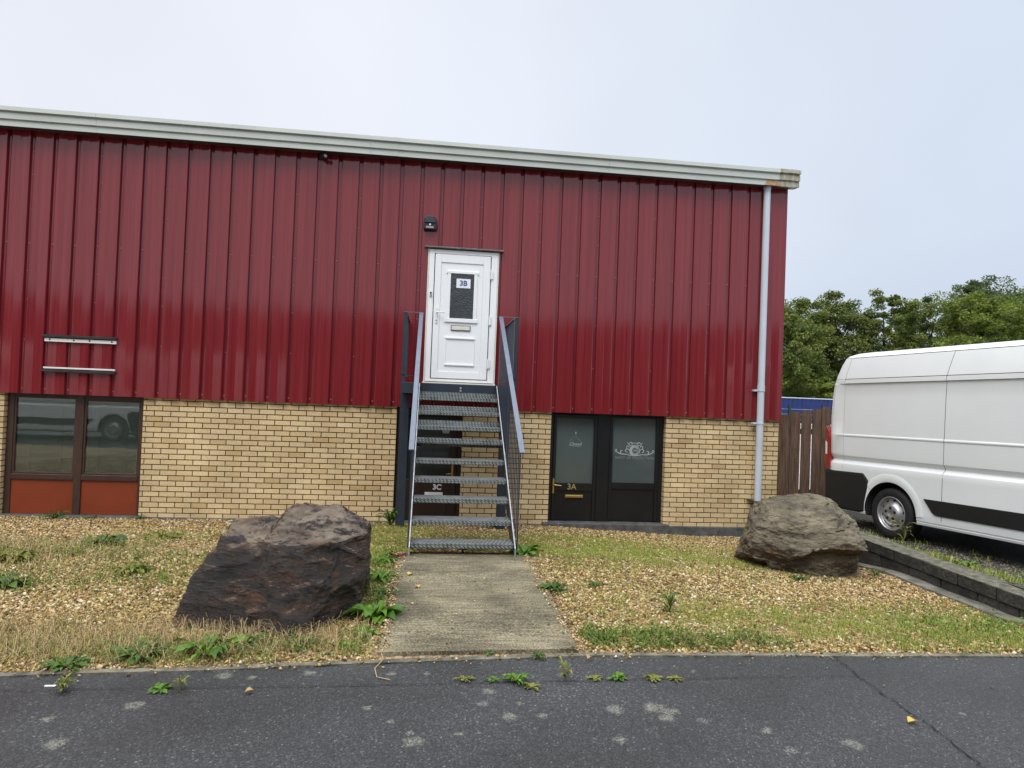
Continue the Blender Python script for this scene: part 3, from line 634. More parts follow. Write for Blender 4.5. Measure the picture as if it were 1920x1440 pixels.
# window with two panes, blinds and red infill panels
WN = MB(); y0, y1 = .075, .135
wx = (-5.955, -4.10); mull = (-5.035, -4.93)
WN.box(wx[0], wx[0]+.085, y0, y1, .0, 1.76); WN.box(wx[1]-.06, wx[1], y0, y1, .0, 1.76); WN.box(mull[0], mull[1], y0-.006, y1, .0, 1.76)
WN.box(wx[0]+.085, mull[0], y0, y1, 1.685, 1.76); WN.box(mull[1], wx[1]-.06, y0, y1, 1.665, 1.76)
WN.box(wx[0]+.085, mull[0], y0-.012, y1, .495, .572); WN.box(mull[1], wx[1]-.06, y0-.012, y1, .495, .575)
win = WN.build('window', MAT['brown_frame'], U, bevel=.006)
for (a, b, c, d) in ((wx[0]+.085, mull[0], .572, 1.685), (mull[1], wx[1]-.06, .575, 1.665)):
    f = MB(); t = .028
    f.box(a, a+t, .085, .12, c, d); f.box(b-t, b, .085, .12, c, d); f.box(a+t, b-t, .085, .12, c, c+t); f.box(a+t, b-t, .085, .12, d-t, d); f.build('sash', MAT['brown_frame'], win, bevel=.004)
    MB().box(a+t, b-t, .100, .104, c+t, d-t).build('pane', MAT['pane'], win)
    s = MB(); z = c+.03
    while z < d-.01:
        s.add([(a+.03, .125, z), (b-.03, .125, z), (b-.03, .135, z+.0215), (a+.03, .135, z+.0215)], [(0, 1, 2, 3)]); z += .0225
    for x in (a+.26*(b-a), a+.76*(b-a)): s.box(x-.003, x+.003, .118, .121, c, d)
    s.build('blind', MAT['blind'], win, fix=False)
for (a, b) in ((wx[0]+.085, mull[0]), (mull[1], wx[1]-.06)):
    p = MB().box(a, b, .09, .12, .0, .495); p.build('infill_panel', MAT['red_panel'], win, bevel=.004)

# ground floor entrance 3A: black door and side panel
D = MB(); y0, y1 = .10, .16
D.box(1.895, 1.955, y0, y1, .03, 1.76); D.box(2.66, 2.855, y0-.008, y1, .03, 1.76); D.box(3.67, 3.733, y0, y1, .03, 1.76); D.box(1.955, 2.66, y0, y1, 1.70, 1.76); D.box(2.855, 3.67, y0, y1, 1.70, 1.76)
ent = D.build('entrance_frame', MAT['black'], U, bevel=.005)
dl = MB(); dl.box(1.96, 2.005, y0-.01, y1, .04, 1.695); dl.box(2.60, 2.655, y0-.01, y1, .04, 1.695); dl.box(2.005, 2.60, y0-.01, y1, 1.64, 1.695); dl.box(2.005, 2.60, y0-.01, y1, .50, .625)
dl.box(2.005, 2.60, y0+.012, y1, .04, .50); door3a = dl.build('door', MAT['black'], ent, bevel=.004); tag(door3a, label='black door with frosted pane and gold 3A')
MB().box(2.005, 2.60, .125, .13, .625, 1.64).build('door_pane', MAT['frost'], ent)
sp = MB(); sp.box(2.86, 2.91, y0-.006, y1, .04, 1.695); sp.box(3.61, 3.665, y0-.006, y1, .04, 1.695); sp.box(2.91, 3.61, y0-.006, y1, 1.665, 1.695); sp.box(2.91, 3.61, y0-.006, y1, .545, .65); sp.box(2.91, 3.61, y0+.012, y1, .04, .545)
sp.build('side_panel', MAT['black'], ent, bevel=.004)
sidep = MB().box(2.91, 3.61, .125, .13, .65, 1.665).build('side_pane', MAT['frost'], ent)
hd = MB(); hd.box(1.966, 1.992, .082, .092, .46, .69); hd.tube([(1.979, .085, .595), (1.979, .045, .595), (2.0, .04, .592), (2.095, .04, .582)], .0085, 8); hd.build('door_handle', MAT['brass'], ent)
ls = MB(); ls.box(2.165, 2.455, .078, .092, .395, .44); ls.box(2.18, 2.44, .072, .078, .405, .430); ls.build('letter_plate', MAT['brass'], ent, bevel=.003)
t3 = text('house_number', '3A', .125, 2.27, .085, .562, MAT['gold'], ent, ext=.003, bold=.002)
# little serifs so that the numerals read like the brass ones
# etched logo and lettering on the side pane
def stroke(mb, pts, w, y):
    vs = []; P = [Vector((x, 0, z)) for x, z in pts]
    for i, p in enumerate(P):
        d = (P[min(i+1, len(P)-1)]-P[max(i-1, 0)]).normalized(); nn = Vector((-d.z, 0, d.x)); k = w*(.35+.65*math.sin(math.pi*(i+.5)/len(P)))
        vs += [(p.x+nn.x*k, y, p.z+nn.z*k), (p.x-nn.x*k, y, p.z-nn.z*k)]
    mb.add(vs, [(2*i, 2*i+1, 2*i+3, 2*i+2) for i in range(len(P)-1)])
def spiral(cx, cz, r0, r1, a0, a1, n=22): return [(cx+(r0+(r1-r0)*i/n)*math.cos(a0+(a1-a0)*i/n), cz+(r0+(r1-r0)*i/n)*math.sin(a0+(a1-a0)*i/n)) for i in range(n+1)]
lg = MB(); cx, cz, yl = 3.275, 1.155, .1225
for rad, w in ((.060, .003), (.078, .0045), (.048, .002)): stroke(lg, spiral(cx, cz, rad, rad, 0, 6.35, 36), w*2, yl)
for s in (-1, 1):
    def mir(pts): return [(cx+s*(x-cx), z) for x, z in pts]
    stroke(lg, mir(spiral(cx+.125, cz-.010, .045, .012, 3.6, -2.2)), .006, yl)
    stroke(lg, mir(spiral(cx+.205, cz-.02, .040, .010, 3.9, 8.6)), .007, yl)
    stroke(lg, mir([(cx+.08, cz-.055), (cx+.15, cz-.062), (cx+.21, cz-.06), (cx+.26, cz-.045), (cx+.30, cz-.02), (cx+.325, cz-.012)]), .007, yl)
    stroke(lg, mir(spiral(cx+.30, cz-.005, .022, .008, -1.2, 4.2, 14)), .0055, yl)
    stroke(lg, mir(spiral(cx+.105, cz+.055, .032, .010, -1.4, 4.0, 16)), .006, yl)
    stroke(lg, mir(spiral(cx+.06, cz+.105, .036, .010, -.6, 4.4, 16)), .006, yl)
    stroke(lg, mir([(cx+.025, cz+.092), (cx+.05, cz+.075), (cx+.08, cz+.085), (cx+.115, cz+.115), (cx+.12, cz+.135)]), .005, yl)
    stroke(lg, mir([(cx+.005, cz+.105), (cx+.02, cz+.125), (cx+.035, cz+.12)]), .005, yl)
    stroke(lg, mir([(cx+.02, cz-.082), (cx+.06, cz-.072), (cx+.11, cz-.078)]), .005, yl)
lg.build('window_logo', MAT['etch'], ent, fix=False)
text('logo_letters', 'LM', .052, cx, .1222, cz-.002, MAT['etch'], ent, ext=.0004)
text('window_lettering', 'SHOT OF PERFECTION', .062, cx+.005, .1222, cz-.118, MAT['etch2'], ent, ext=.0004, sx=1.02)
text('window_lettering', 'SHOT OF PERFECTION', .062, cx+.010, .1232, cz-.123, MAT['etch3'], ent, ext=.0003, sx=1.02)
cs = MB()
for a, b in (((2.315, 1.365), (2.205, 1.265)), ((2.315, 1.365), (2.415, 1.255))): stroke(cs, [a, ((a[0]+b[0])/2, (a[1]+b[1])/2), b], .003, .1225)
stroke(cs, [(2.205, 1.205), (2.31, 1.198), (2.415, 1.188)], .004, .1225)
cs.build('sign_cord', MAT['etch2'], ent, fix=False)
MB().box(2.305, 2.322, .119, .1235, 1.385, 1.425).build('suction_hook', MAT['etch'], ent, bevel=.003)
text('closed_lettering', 'Closed', .068, 2.31, .1222, 1.232, MAT['etch'], ent, shear=.3, ext=.0004)

# ground floor door 3C behind the stairs
c3 = MB(); y0, y1 = .10, .16
c3.box(-.47, -.42, y0, y1, .0, 1.76); c3.box(.47, .528, y0, y1, .0, 1.76); c3.box(-.42, .47, y0, y1, 1.70, 1.76)
f3 = c3.build('door_frame', MAT['brown_door'], U, bevel=.005)
d3 = MB(); d3.box(-.41, -.31, y0+.005, y1, .01, 1.69); d3.box(.335, .46, y0+.005, y1, .01, 1.69); d3.box(-.31, .335, y0+.005, y1, 1.60, 1.69); d3.box(-.31, .335, y0+.005, y1, .36, .62); d3.box(-.31, .335, y0+.02, y1, .01, .36)
tag(d3.build('door', MAT['brown_door'], f3, bevel=.004), label='dark brown door with 3C half hidden behind the stair treads')
MB().box(-.31, .335, .128, .133, .62, 1.60).build('door_pane', MAT['dim_pane'], f3)
text('house_number', '3C', .112, .175, .094, .508, MAT['white'], f3, ext=.004, bold=.0035)
MB().box(-.01, .265, .088, .103, .385, .432).build('letter_plate', MAT['white'], f3, bevel=.002)
h3 = MB(); h3.box(.385, .412, .092, .104, .66, .88); h3.tube([(.398, .095, .725), (.398, .055, .725), (.30, .05, .718)], .0085, 8); h3.build('door_handle', MAT['brass'], f3)
wg = MB(); wg.prism([(.205, 1.425), (.36, 1.425), (.325, 1.335), (.235, 1.335)], 'y', .118, .126); wg.build('door_sticker', MAT['etch'], f3)

# upper door 3B, white upvc
ub = MB(); y0, y1 = -.075, .0
ub.box(-.078, .0, y0, y1, 2.125, 4.125); ub.box(.865, .962, y0, y1, 2.125, 4.125); ub.box(.0, .865, y0, y1, 4.065, 4.125); ub.box(.0, .865, y0, y1, 2.125, 2.165)
uf = ub.build('upper_door_frame', MAT['upvc'], U, bevel=.006)
tm = MB(); tm.box(-.100, -.080, -.068, -.02, 2.11, 4.13); tm.box(.964, .980, -.068, -.02, 2.11, 4.13); tm.box(-.115, .985, -.115, -.02, 2.085, 2.115); tm.build('trim', MAT['upvc_old'], uf)
lf = MB(); y0 = -.085; X = [.012, .105, .745, .852]; 
lf.box(X[0], X[1], y0, -.02, 2.175, 4.055); lf.box(X[2], X[3], y0, -.02, 2.175, 4.055); lf.box(X[1], X[2], y0, -.02, 3.93, 4.055); lf.box(X[1], X[2], y0, -.02, 2.175, 2.28)
lf.box(X[1], X[2], y0+.014, -.02, 2.28, 3.93)
for a, b, c, d in ((.205, .66, 3.045, 3.80),):
    lf.box(a, a+.05, y0-.004, y0+.014, c, d); lf.box(b-.05, b, y0-.004, y0+.014, c, d); lf.box(a-.018, b+.018, y0-.008, y0+.014, d-.03, d+.012); lf.box(a-.022, b+.022, y0-.010, y0+.014, c-.015, c+.045)
for z in (2.79, 2.385): lf.box(.205, .655, y0-.006, y0+.014, z-.013, z+.013)
lf.box(.205, .22, y0+.004, y0+.014, 2.398, 2.777); lf.box(.64, .655, y0+.004, y0+.014, 2.398, 2.777)
ud = lf.build('door', MAT['upvc'], uf, bevel=.005); tag(ud, label='white panelled upper door with a 3B notice in its pane')
MB().box(.255, .61, y0+.004, y0+.012, 3.09, 3.765).build('door_pane', MAT['obscure'], uf)
MB().box(.342, .555, y0-.001, y0+.003, 3.555, 3.695).build('paper_notice', MAT['paper'], uf)
text('notice_lettering', '3B', .108, .448, y0-.002, 3.625, MAT['blue'], uf, ext=.0008, bold=.0035)
lp = MB(); lp.box(.285, .58, y0-.002, y0+.014, 2.905, 2.985); lo = lp.build('letter_plate', MAT['seal'], uf); MB().box(.294, .571, y0-.006, y0, 2.915, 2.975).build('letter_flap', MAT['upvc_old'], uf, bevel=.003)
hh = MB(); hh.box(.045, .078, y0-.012, y0, 3.0, 3.24); hh.tube([(.062, y0-.01, 3.165), (.062, y0-.05, 3.165), (.085, y0-.055, 3.165), (.185, y0-.055, 3.163)], .010, 8); hh.build('door_handle', MAT['white'], uf, bevel=.004)
MB().tube([(.058, y0-.008, 3.045), (.058, y0-.018, 3.045)], .009, 8).build('keyhole', MAT['lamp'], uf)
for z in (3.78, 3.08, 2.42):
    hg = MB(); hg.box(.855, .895, y0-.012, y0+.006, z-.065, z+.065); hg.tube([(.865, y0-.014, z-.07), (.865, y0-.014, z+.07)], .011, 8); hg.build('hinge', MAT['upvc'], uf, bevel=.003)
kp = MB(); kp.box(-.052, -.022, -.095, -.075, 3.40, 3.475); kp.build('key_pad', MAT['rim'], uf, bevel=.004)
kp2 = MB(); kp2.box(-.048, -.026, -.098, -.094, 3.445, 3.472); kp2.build('key_pad_face', MAT['lamp'], uf)
dr = MB(); dr.prism([(-.13, 4.150), (-.125, 4.136), (-.06, 4.146), (-.06, 4.176)], 'x', -.155, 1.045); dr.build('drip_trim', MAT['lead'], uf, bevel=.003)

# wall light and camera
L = empty('security_light', (-.09, -.06, 4.5), 'black twin security light on the red cladding above the white door', 'wall light')
b = MB(); b.prism([(-.18, 4.40), (.0, 4.40), (.012, 4.46), (.0, 4.57), (-.03, 4.605), (-.15, 4.605), (-.18, 4.57), (-.192, 4.46)], 'y', -.155, -.058); b.build('housing', MAT['lamp'], L, bevel=.012)
b = MB(); b.prism([(-.175, 4.50), (-.005, 4.50), (-.03, 4.60), (-.15, 4.60)], 'y', -.175, -.155); b.build('solar_panel', MAT['lens'] if False else MAT['vglass'], L, bevel=.006)
MB().box(-.15, -.035, -.166, -.155, 4.415, 4.445).build('lens', MAT['lens'], L, bevel=.004)
MB().tube([(-.09, -.155, 4.472), (-.09, -.168, 4.472)], .014, 10).build('sensor', MAT['bulb'], L)
K = empty('security_camera', (-1.70, -.06, 5.39), 'small black security camera tucked under the gutter', 'camera')
b = MB(); b.box(-1.75, -1.69, -.09, -.055, 5.35, 5.43); b.tube([(-1.72, -.09, 5.40), (-1.70, -.14, 5.39)], .012, 8); b.build('bracket', MAT['lamp'], K, bevel=.004)
b = MB(); b.tube([(-1.735, -.10, 5.405), (-1.655, -.215, 5.365)], .032, 14); b.build('camera_body', MAT['lamp'], K, bevel=.004)
b = MB(); b.tube([(-1.655, -.215, 5.365), (-1.65, -.222, 5.3625)], .022, 14); b.build('lens', MAT['lens'], K)

# two leftover sign battens
for i, (za, zb, zc, lab) in enumerate(((2.545, 2.515, 2.468, 'upper sign batten: dark rotten board above a white strip with screw holes'), (2.055, 2.085, 2.108, 'lower sign batten: thin white strip lying on a dark board above the window'))):
    B = empty('sign_batten', (-5.0, -.06, za), lab, 'sign batten', 'leftover sign battens on the cladding')
    b = MB(); b.box(-5.46, -4.47, -.115, -.058, za-.018, za+.018); b.build('board', MAT['batten'], B, bevel=.004)
    b = MB(); b.box(-5.43, -4.475, -.092, -.060, min(zb, zc), max(zb, zc)); b.build('white_strip', MAT['white'], B, bevel=.002)
    if i == 0:
        for x in (-5.36, -5.04, -4.83, -4.53):
            MB().tube([(x, -.0925, 2.497), (x, -.0965, 2.497)], .012, 8).build('screw_hole', MAT['lamp'], B)
    else:
        pass

# ------------------------------------------------------------------ stairs
S = empty('steel_staircase', (.37, -2.6, .3), 'steel staircase with nine checker plate treads up to the white upper door', 'staircase')
XL, XR, YT, ZTOP, RUN, RISE = -.124, .872, -1.50, 2.072, .270, .1740
slope = RISE/RUN
for i in range(1, 10):
    yn, zn = YT-RUN*i, ZTOP-RISE*i
    t = MB()
    if i == 4:                                    # this one is fitted upside down: its lips point up
        t.box(XL+.006, XR-.006, yn, yn+.25, zn-.012, zn-.008); t.box(XL+.006, XR-.006, yn, yn+.004, zn-.008, zn+.052); t.box(XL+.006, XR-.006, yn+.246, yn+.25, zn-.06, zn-.012)
    else:
        t.box(XL+.006, XR-.006, yn, yn+.25, zn-.004, zn); t.box(XL+.006, XR-.006, yn, yn+.004, zn-.046, zn-.004); t.box(XL+.006, XR-.006, yn+.246, yn+.25, *((zn, zn+.062) if i < 4 else (zn-.05, zn-.004)))
    t.box(XL+.004, XL+.036, yn+.02, yn+.23, zn-.058, zn-.0525); t.box(XR-.036, XR-.004, yn+.02, yn+.23, zn-.058, zn-.0525)
    o = t.build('tread', MAT['plate'], S, bevel=.0025)
    if i == 4: tag(o, label='tread fitted upside down with its lip pointing up')
ybot = -3.985
for x, s in ((XL, -1), (XR, 1)):
    t = MB(); zt = lambda y: ZTOP-slope*(YT-y)+.004
    poly = [(YT+.02, ZTOP), (YT-.02, zt(YT-.02)), (ybot, zt(ybot)), (ybot, .365), (ybot+.27, .365), (YT+.02, ZTOP-.235)]
    a, b = (x-.010, x) if s < 0 else (x, x+.010)
    t.prism(poly, 'x', a, b); st_ = t.build('stringer', MAT['steel'], S)
    t = MB(); t.bar((x+s*.005, YT-.02, zt(YT-.02)+.003), (x+s*.005, ybot, zt(ybot)+.003), .011, .005); t.bar((x+s*.005, ybot-.002, zt(ybot)), (x+s*.005, ybot-.002, .37), .011, .004); t.build('edge_highlight', MAT['edge'], S)  # pale strip paints the light caught along the stringer edge
    t = MB(); ya, yb_ = -2.72, -3.02; t.prism([(ya, zt(ya)+.012), (yb_, zt(yb_)+.012), (yb_, zt(yb_)-.10), (ya, zt(ya)-.10)], 'x', x+s*.0105, x+s*.019); t.build('splice_plate', MAT['steel'], S)
# landing: deck, beams, posts
t = MB(); t.box(-.365, 1.13, YT+.006, -.12, ZTOP-.006, ZTOP-.001); t.build('landing_deck', MAT['plate'], S)
t = MB(); t.box(-.372, 1.138, YT, YT+.006, ZTOP-.142, ZTOP); t.box(-.372, 1.138, YT+.006, YT+.05, ZTOP-.142, ZTOP-.136)
t.box(-.372, -.364, YT+.006, -.06, ZTOP-.14, ZTOP); t.box(1.13, 1.138, YT+.006, -.06, ZTOP-.14, ZTOP); t.box(-.364, 1.13, -.125, -.117, ZTOP-.14, ZTOP)
t.build('landing_beam', MAT['steel'], S, bevel=.002)
for (bx, bz) in ((.405, ZTOP-.05), (.405, ZTOP-.085)):
    MB().tube([(bx, YT, bz), (bx, YT-.012, bz)], .013, 8).build('bolt', MAT['bolt'], S)
for x, poly in ((XL+.03, [(XL, ZTOP-.01), (XL+.07, ZTOP-.01), (XL+.07, ZTOP-.15), (XL+.055, ZTOP-.18), (XL, ZTOP-.18)]), (XR-.03, [(XR, ZTOP-.01), (XR-.07, ZTOP-.01), (XR-.07, ZTOP-.16), (XR, ZTOP-.17)])):
    t = MB(); t.prism(poly, 'y', YT-.008, YT); cp = t.build('cleat', MAT['steel'], S)
    for z in (ZTOP-.035, ZTOP-.085): MB().tube([(x, YT-.006, z), (x, YT-.016, z)], .014, 8).build('bolt', MAT['steel'], cp)
for x in (-.335, 1.075):
    t = MB(); t.box(x-.062, x+.062, -.84, -.83, .05, ZTOP-.142); t.box(x-.062, x+.062, -.73, -.72, .05, ZTOP-.142); t.box(x-.005, x+.005, -.83, -.73, .05, ZTOP-.142); t.box(x-.1, x+.1, -.87, -.69, .03, .05)
    t.build('post', MAT['steel'], S)
# rails: flight handrails with flat balusters, landing guards
HT = 2.985; hy, hz = -4.05, 1.40
hs = (HT-hz)/(YT-hy)
for x, s in ((XL-.020, -1), (XR+.030, 1)):
    t = MB(); t.bar((x, YT+.01, HT), (x, hy, hz), .050, .012); t.build('handrail', MAT['rail'], S)
    y = YT-.03; k = 0
    t2 = MB()
    while y > hy+.02:
        zb = ZTOP-slope*(YT-y)-.06; zt_ = HT-hs*(YT-y)-.006
        big = k in (0, 10, 19)
        w, th = (.05, .010) if big else (.022, .008)
        m = MB(); m.box(x-th/2, x+th/2, y-w/2, y+w/2, zb, zt_); m.build('post' if big else 'baluster', MAT['steel'], S)
        y -= .125; k += 1
for x, s in ((-.345, -1), (1.115, 1)):
    m = MB(); m.box(x-.026, x+.026, YT+.004, YT+.012, ZTOP-.01, HT+.004); m.box(x-.026, x-.018, YT+.012, YT+.06, ZTOP-.01, HT); m.build('guard_post', MAT['steel'], S)
    for zz in (HT, ZTOP+.09): m = MB(); m.bar((x, YT+.004, zz), (x, -.08, zz), .05, .010); m.build('guard_rail', MAT['steel'], S)
    y = YT+.11
    while y < -.08:
        m = MB(); m.box(x-.005, x+.005, y-.015, y+.015, ZTOP+.09, HT); m.build('baluster', MAT['steel'], S); y += .108
    a, b = (x-.026, XL+.006) if s < 0 else (XR-.0, x+.026)
    m = MB(); m.box(a, b, YT-.002, YT+.008, HT-.004, HT+.006); m.build('top_bar', MAT['rail'], S)
    m = MB(); m.box(-.34 if s < 0 else XR, XL if s < 0 else 1.11, YT+.012, YT+.02, ZTOP+.085, ZTOP+.095); m.build('low_bar', MAT['steel'], S)

# ------------------------------------------------------------------ boulders
def boulder(name, loc, verts, faces, mat, label, amp, seed, sub=5, strata=(0, 0, 1), fall=.6, ledge=1, chips=46, sm=.12, rel=.016):
    bm = bmesh.new(); vv = [bm.verts.new(v) for v in verts]
    if faces is None:
        bmesh.ops.convex_hull(bm, input=bm.verts)
        bmesh.ops.delete(bm, geom=[v for v in bm.verts if not v.link_faces], context='VERTS')
    else:
        for f in faces: bm.faces.new([vv[i] for i in f])
    bmesh.ops.triangulate(bm, faces=bm.faces); bmesh.ops.recalc_face_normals(bm, faces=bm.faces)
    for it in range(sub):
        bmesh.ops.subdivide_edges(bm, edges=bm.edges, cuts=1, use_grid_fill=True)
        if it == 0: bmesh.ops.smooth_vert(bm, verts=bm.verts, factor=sm, use_axis_x=True, use_axis_y=True, use_axis_z=True)
        bm.normal_update(); a = amp*fall**it; f = 2.2*2**it
        mv = [(v, v.normal*a*noise.noise(Vector((v.co.x*f+seed, v.co.y*f, v.co.z*f*1.5)))) for v in bm.verts]
        for v, d in mv: v.co += d
    rb = random.Random(int(seed*10)); bm.verts.ensure_lookup_table(); bm.normal_update()
    cen = sum((v.co for v in bm.verts), Vector())/len(bm.verts)
    for k in range(chips):
        nn = Vector((rb.gauss(0, 1), rb.gauss(-.3, 1), rb.gauss(.35, .7))).normalized(); hm_ = max((v.co-cen).dot(nn) for v in bm.verts)-rb.uniform(.012, .05)
        for v in bm.verts:
            h = (v.co-cen).dot(nn)
            if h > hm_ and v.co.z > .3: v.co = cen+(v.co-cen)*(hm_/h)
    bm.normal_update()
    for v in bm.verts: v.co += v.normal*(rel*(.35-abs(noise.noise(Vector((v.co.x*5+seed, v.co.y*5, v.co.z*8)))))+.009*noise.noise(v.co*14+Vector((seed, 0, 0)))+.005*noise.noise(v.co*33))
    # ledges: quantised strata pull
    S_ = Vector(strata).normalized(); bm.normal_update()
    for v in bm.verts:
        h = v.co.dot(S_)*9+.6*noise.noise(v.co*2.5+Vector((seed, 0, 0))); fr = h-math.floor(h)
        v.co += v.normal*(.012*ledge*(1 if fr > .75 else 0))*abs(noise.noise(v.co*4))*2
    off = Vector(loc)
    for v in bm.verts: v.co -= off
    me = bpy.data.meshes.new(name); bm.to_mesh(me); bm.free(); me.materials.append(mat)
    o = bpy.data.objects.new(name, me); COL.objects.link(o); o.location = loc
    return tag(o, label, 'boulder', 'boulders on the gravel')
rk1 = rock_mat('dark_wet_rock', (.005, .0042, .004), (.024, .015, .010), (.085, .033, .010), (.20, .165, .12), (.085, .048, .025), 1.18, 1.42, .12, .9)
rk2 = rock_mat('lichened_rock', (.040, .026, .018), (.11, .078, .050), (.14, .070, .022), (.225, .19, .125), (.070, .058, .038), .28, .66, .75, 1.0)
V1 = [(-1.60, -5.86, .28), (-1.15, -6.02, .26), (-.74, -6.16, .26), (-.40, -5.62, .27), (-1.53, -5.80, .59), (-.70, -6.04, .62), (-.33, -5.56, .63),
      (-1.325, -5.70, .935), (-1.03, -5.82, .895), (-.66, -5.90, .90), (-.34, -5.50, .905), (-1.30, -5.02, .93), (-1.02, -5.10, .94), (-.90, -5.24, 1.065), (-.64, -5.10, 1.035), (-.38, -5.0, .93),
      (-1.50, -4.9, .25), (-.90, -4.75, .25), (-.35, -4.9, .25), (-1.1, -5.5, .20), (-.68, -5.52, .985)]
F1 = [(0, 1, 4), (1, 5, 4), (1, 2, 5), (2, 3, 6, 5), (4, 5, 8, 7), (5, 9, 8), (5, 6, 10, 9), (7, 8, 12, 11), (8, 13, 12), (8, 9, 20, 13), (9, 10, 20), (10, 15, 14, 20), (20, 14, 13),
      (0, 4, 7, 11, 16), (11, 12, 17, 16), (12, 13, 14, 17), (14, 15, 18, 17), (3, 18, 15, 10, 6), (0, 16, 19), (16, 17, 19), (17, 18, 19), (18, 3, 19), (3, 2, 19), (2, 1, 19), (1, 0, 19)]
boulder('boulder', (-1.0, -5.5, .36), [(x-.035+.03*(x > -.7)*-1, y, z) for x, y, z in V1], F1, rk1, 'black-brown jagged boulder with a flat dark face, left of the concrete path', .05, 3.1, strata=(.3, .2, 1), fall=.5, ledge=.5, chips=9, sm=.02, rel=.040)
V2 = [(3.58, -3.86, .22), (3.98, -4.06, .20), (4.44, -3.88, .20), (4.66, -3.55, .22), (3.36, -3.70, .36), (3.58, -3.92, .42), (4.0, -3.98, .50), (4.40, -3.93, .46), (4.64, -3.58, .36),
      (3.32, -3.72, .50), (3.55, -4.12, .47), (3.98, -4.27, .60), (4.38, -4.16, .54), (4.58, -3.75, .56), (3.38, -3.6, .66), (3.62, -3.98, .82), (4.05, -4.02, .80), (4.42, -3.9, .74), (4.58, -3.62, .72),
      (3.58, -3.62, .90), (3.76, -3.72, 1.0), (4.10, -3.72, 1.02), (4.30, -3.66, .965), (4.50, -3.5, .84), (3.6, -3.15, .88), (4.2, -3.1, .93), (3.4, -3.1, .22), (4.6, -3.05, .22), (4.0, -3.6, .15)]
F2 = [(0, 1, 6, 5), (1, 2, 7, 6), (2, 3, 8, 7), (0, 5, 4), (5, 6, 11, 10), (6, 7, 12, 11), (7, 8, 13, 12), (4, 5, 10, 9), (9, 10, 15, 14), (10, 11, 16, 15), (11, 12, 17, 16), (12, 13, 18, 17),
      (14, 15, 20, 19), (15, 16, 21, 20), (16, 17, 22, 21), (17, 18, 23, 22), (19, 20, 21, 24), (21, 22, 25), (21, 25, 24), (22, 23, 25), (4, 9, 14, 19, 24, 26), (24, 25, 27, 26), (25, 23, 18, 13, 8, 3, 27),
      (0, 4, 26, 28), (26, 27, 28), (27, 3, 28), (3, 2, 28), (2, 1, 28), (1, 0, 28)]
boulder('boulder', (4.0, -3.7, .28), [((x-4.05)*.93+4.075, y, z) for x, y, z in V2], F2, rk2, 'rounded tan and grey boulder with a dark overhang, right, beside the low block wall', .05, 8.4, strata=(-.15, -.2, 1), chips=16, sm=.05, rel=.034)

# ------------------------------------------------------------------ low retaining wall with ledge
WL = empty('retaining_wall', (5.0, -4.5, .25), 'low dark mossy block wall holding up the yard beside the white van', 'low wall')
wz = lambda y: float(np.interp(y, [-6.4, -5.4, -4, -3.2, -1.0], [.430, .452, .476, .495, .50]))
for name, zo0, zo1, mat, dx in (('block_course', -.5, -.118, 'block', .012), ('block_course', -.112, -.004, 'block', .0), ('coping', -.003, .0, 'blocktop', .0)):
    b = MB(); y = -6.33; k = 0
    off = .22 if zo0 == -.5 else 0
    ys = [-6.33]; y = -6.33+.3+off
    while y < -.9: ys.append(y); y += .44
    if name == 'coping': ys = [-6.33+.22*i for i in range(26)]
    for a, c in zip(ys[:-1], ys[1:]):
        j = random.uniform(-.004, .004); xf = 4.905+dx+.012*(a+5.5)*-.5+j
        g_ = .0015 if name == 'coping' else .006
        za, zc = wz(a), wz(c)
        vs = [(xf, a+g_, za+zo0), (xf, c-g_, zc+zo0), (5.16, c-g_, zc+zo0), (5.16, a+g_, za+zo0), (xf, a+g_, za+zo1), (xf, c-g_, zc+zo1), (5.16, c-g_, zc+zo1), (5.16, a+g_, za+zo1)]
        if name == 'coping': vs = [(x, yy, z+(.010*noise.noise((x*9, yy*9, 2)) if i > 3 else -.004)) for i, (x, yy, z) in enumerate(vs)]
        b.add(vs, [(0,3,2,1),(4,5,6,7),(0,1,5,4),(1,2,6,5),(2,3,7,6),(3,0,4,7)])
    b.build(name, MAT[mat], WL, bevel=.008 if mat == 'block' else 0)
b = MB(); n = 40
for i in range(n):
    a, c = -6.32+5.3*i/n, -6.32+5.3*(i+1)/n
    wa = .16+.03*noise.noise((a*2, 0, 0)); wc = .16+.03*noise.noise((c*2, 0, 0))
    za, zc = gz(4.8, a)+.03, gz(4.8, c)+.03
    b.add([(4.93, a, za), (4.93, c, zc), (4.93-wc, c, zc-.006), (4.93-wa, a, za-.006), (4.93-wc, c, zc-.2), (4.93-wa, a, za-.2)], [(0, 1, 2, 3), (3, 2, 4, 5)])
b.build('ledge', MAT['ledge'], WL)

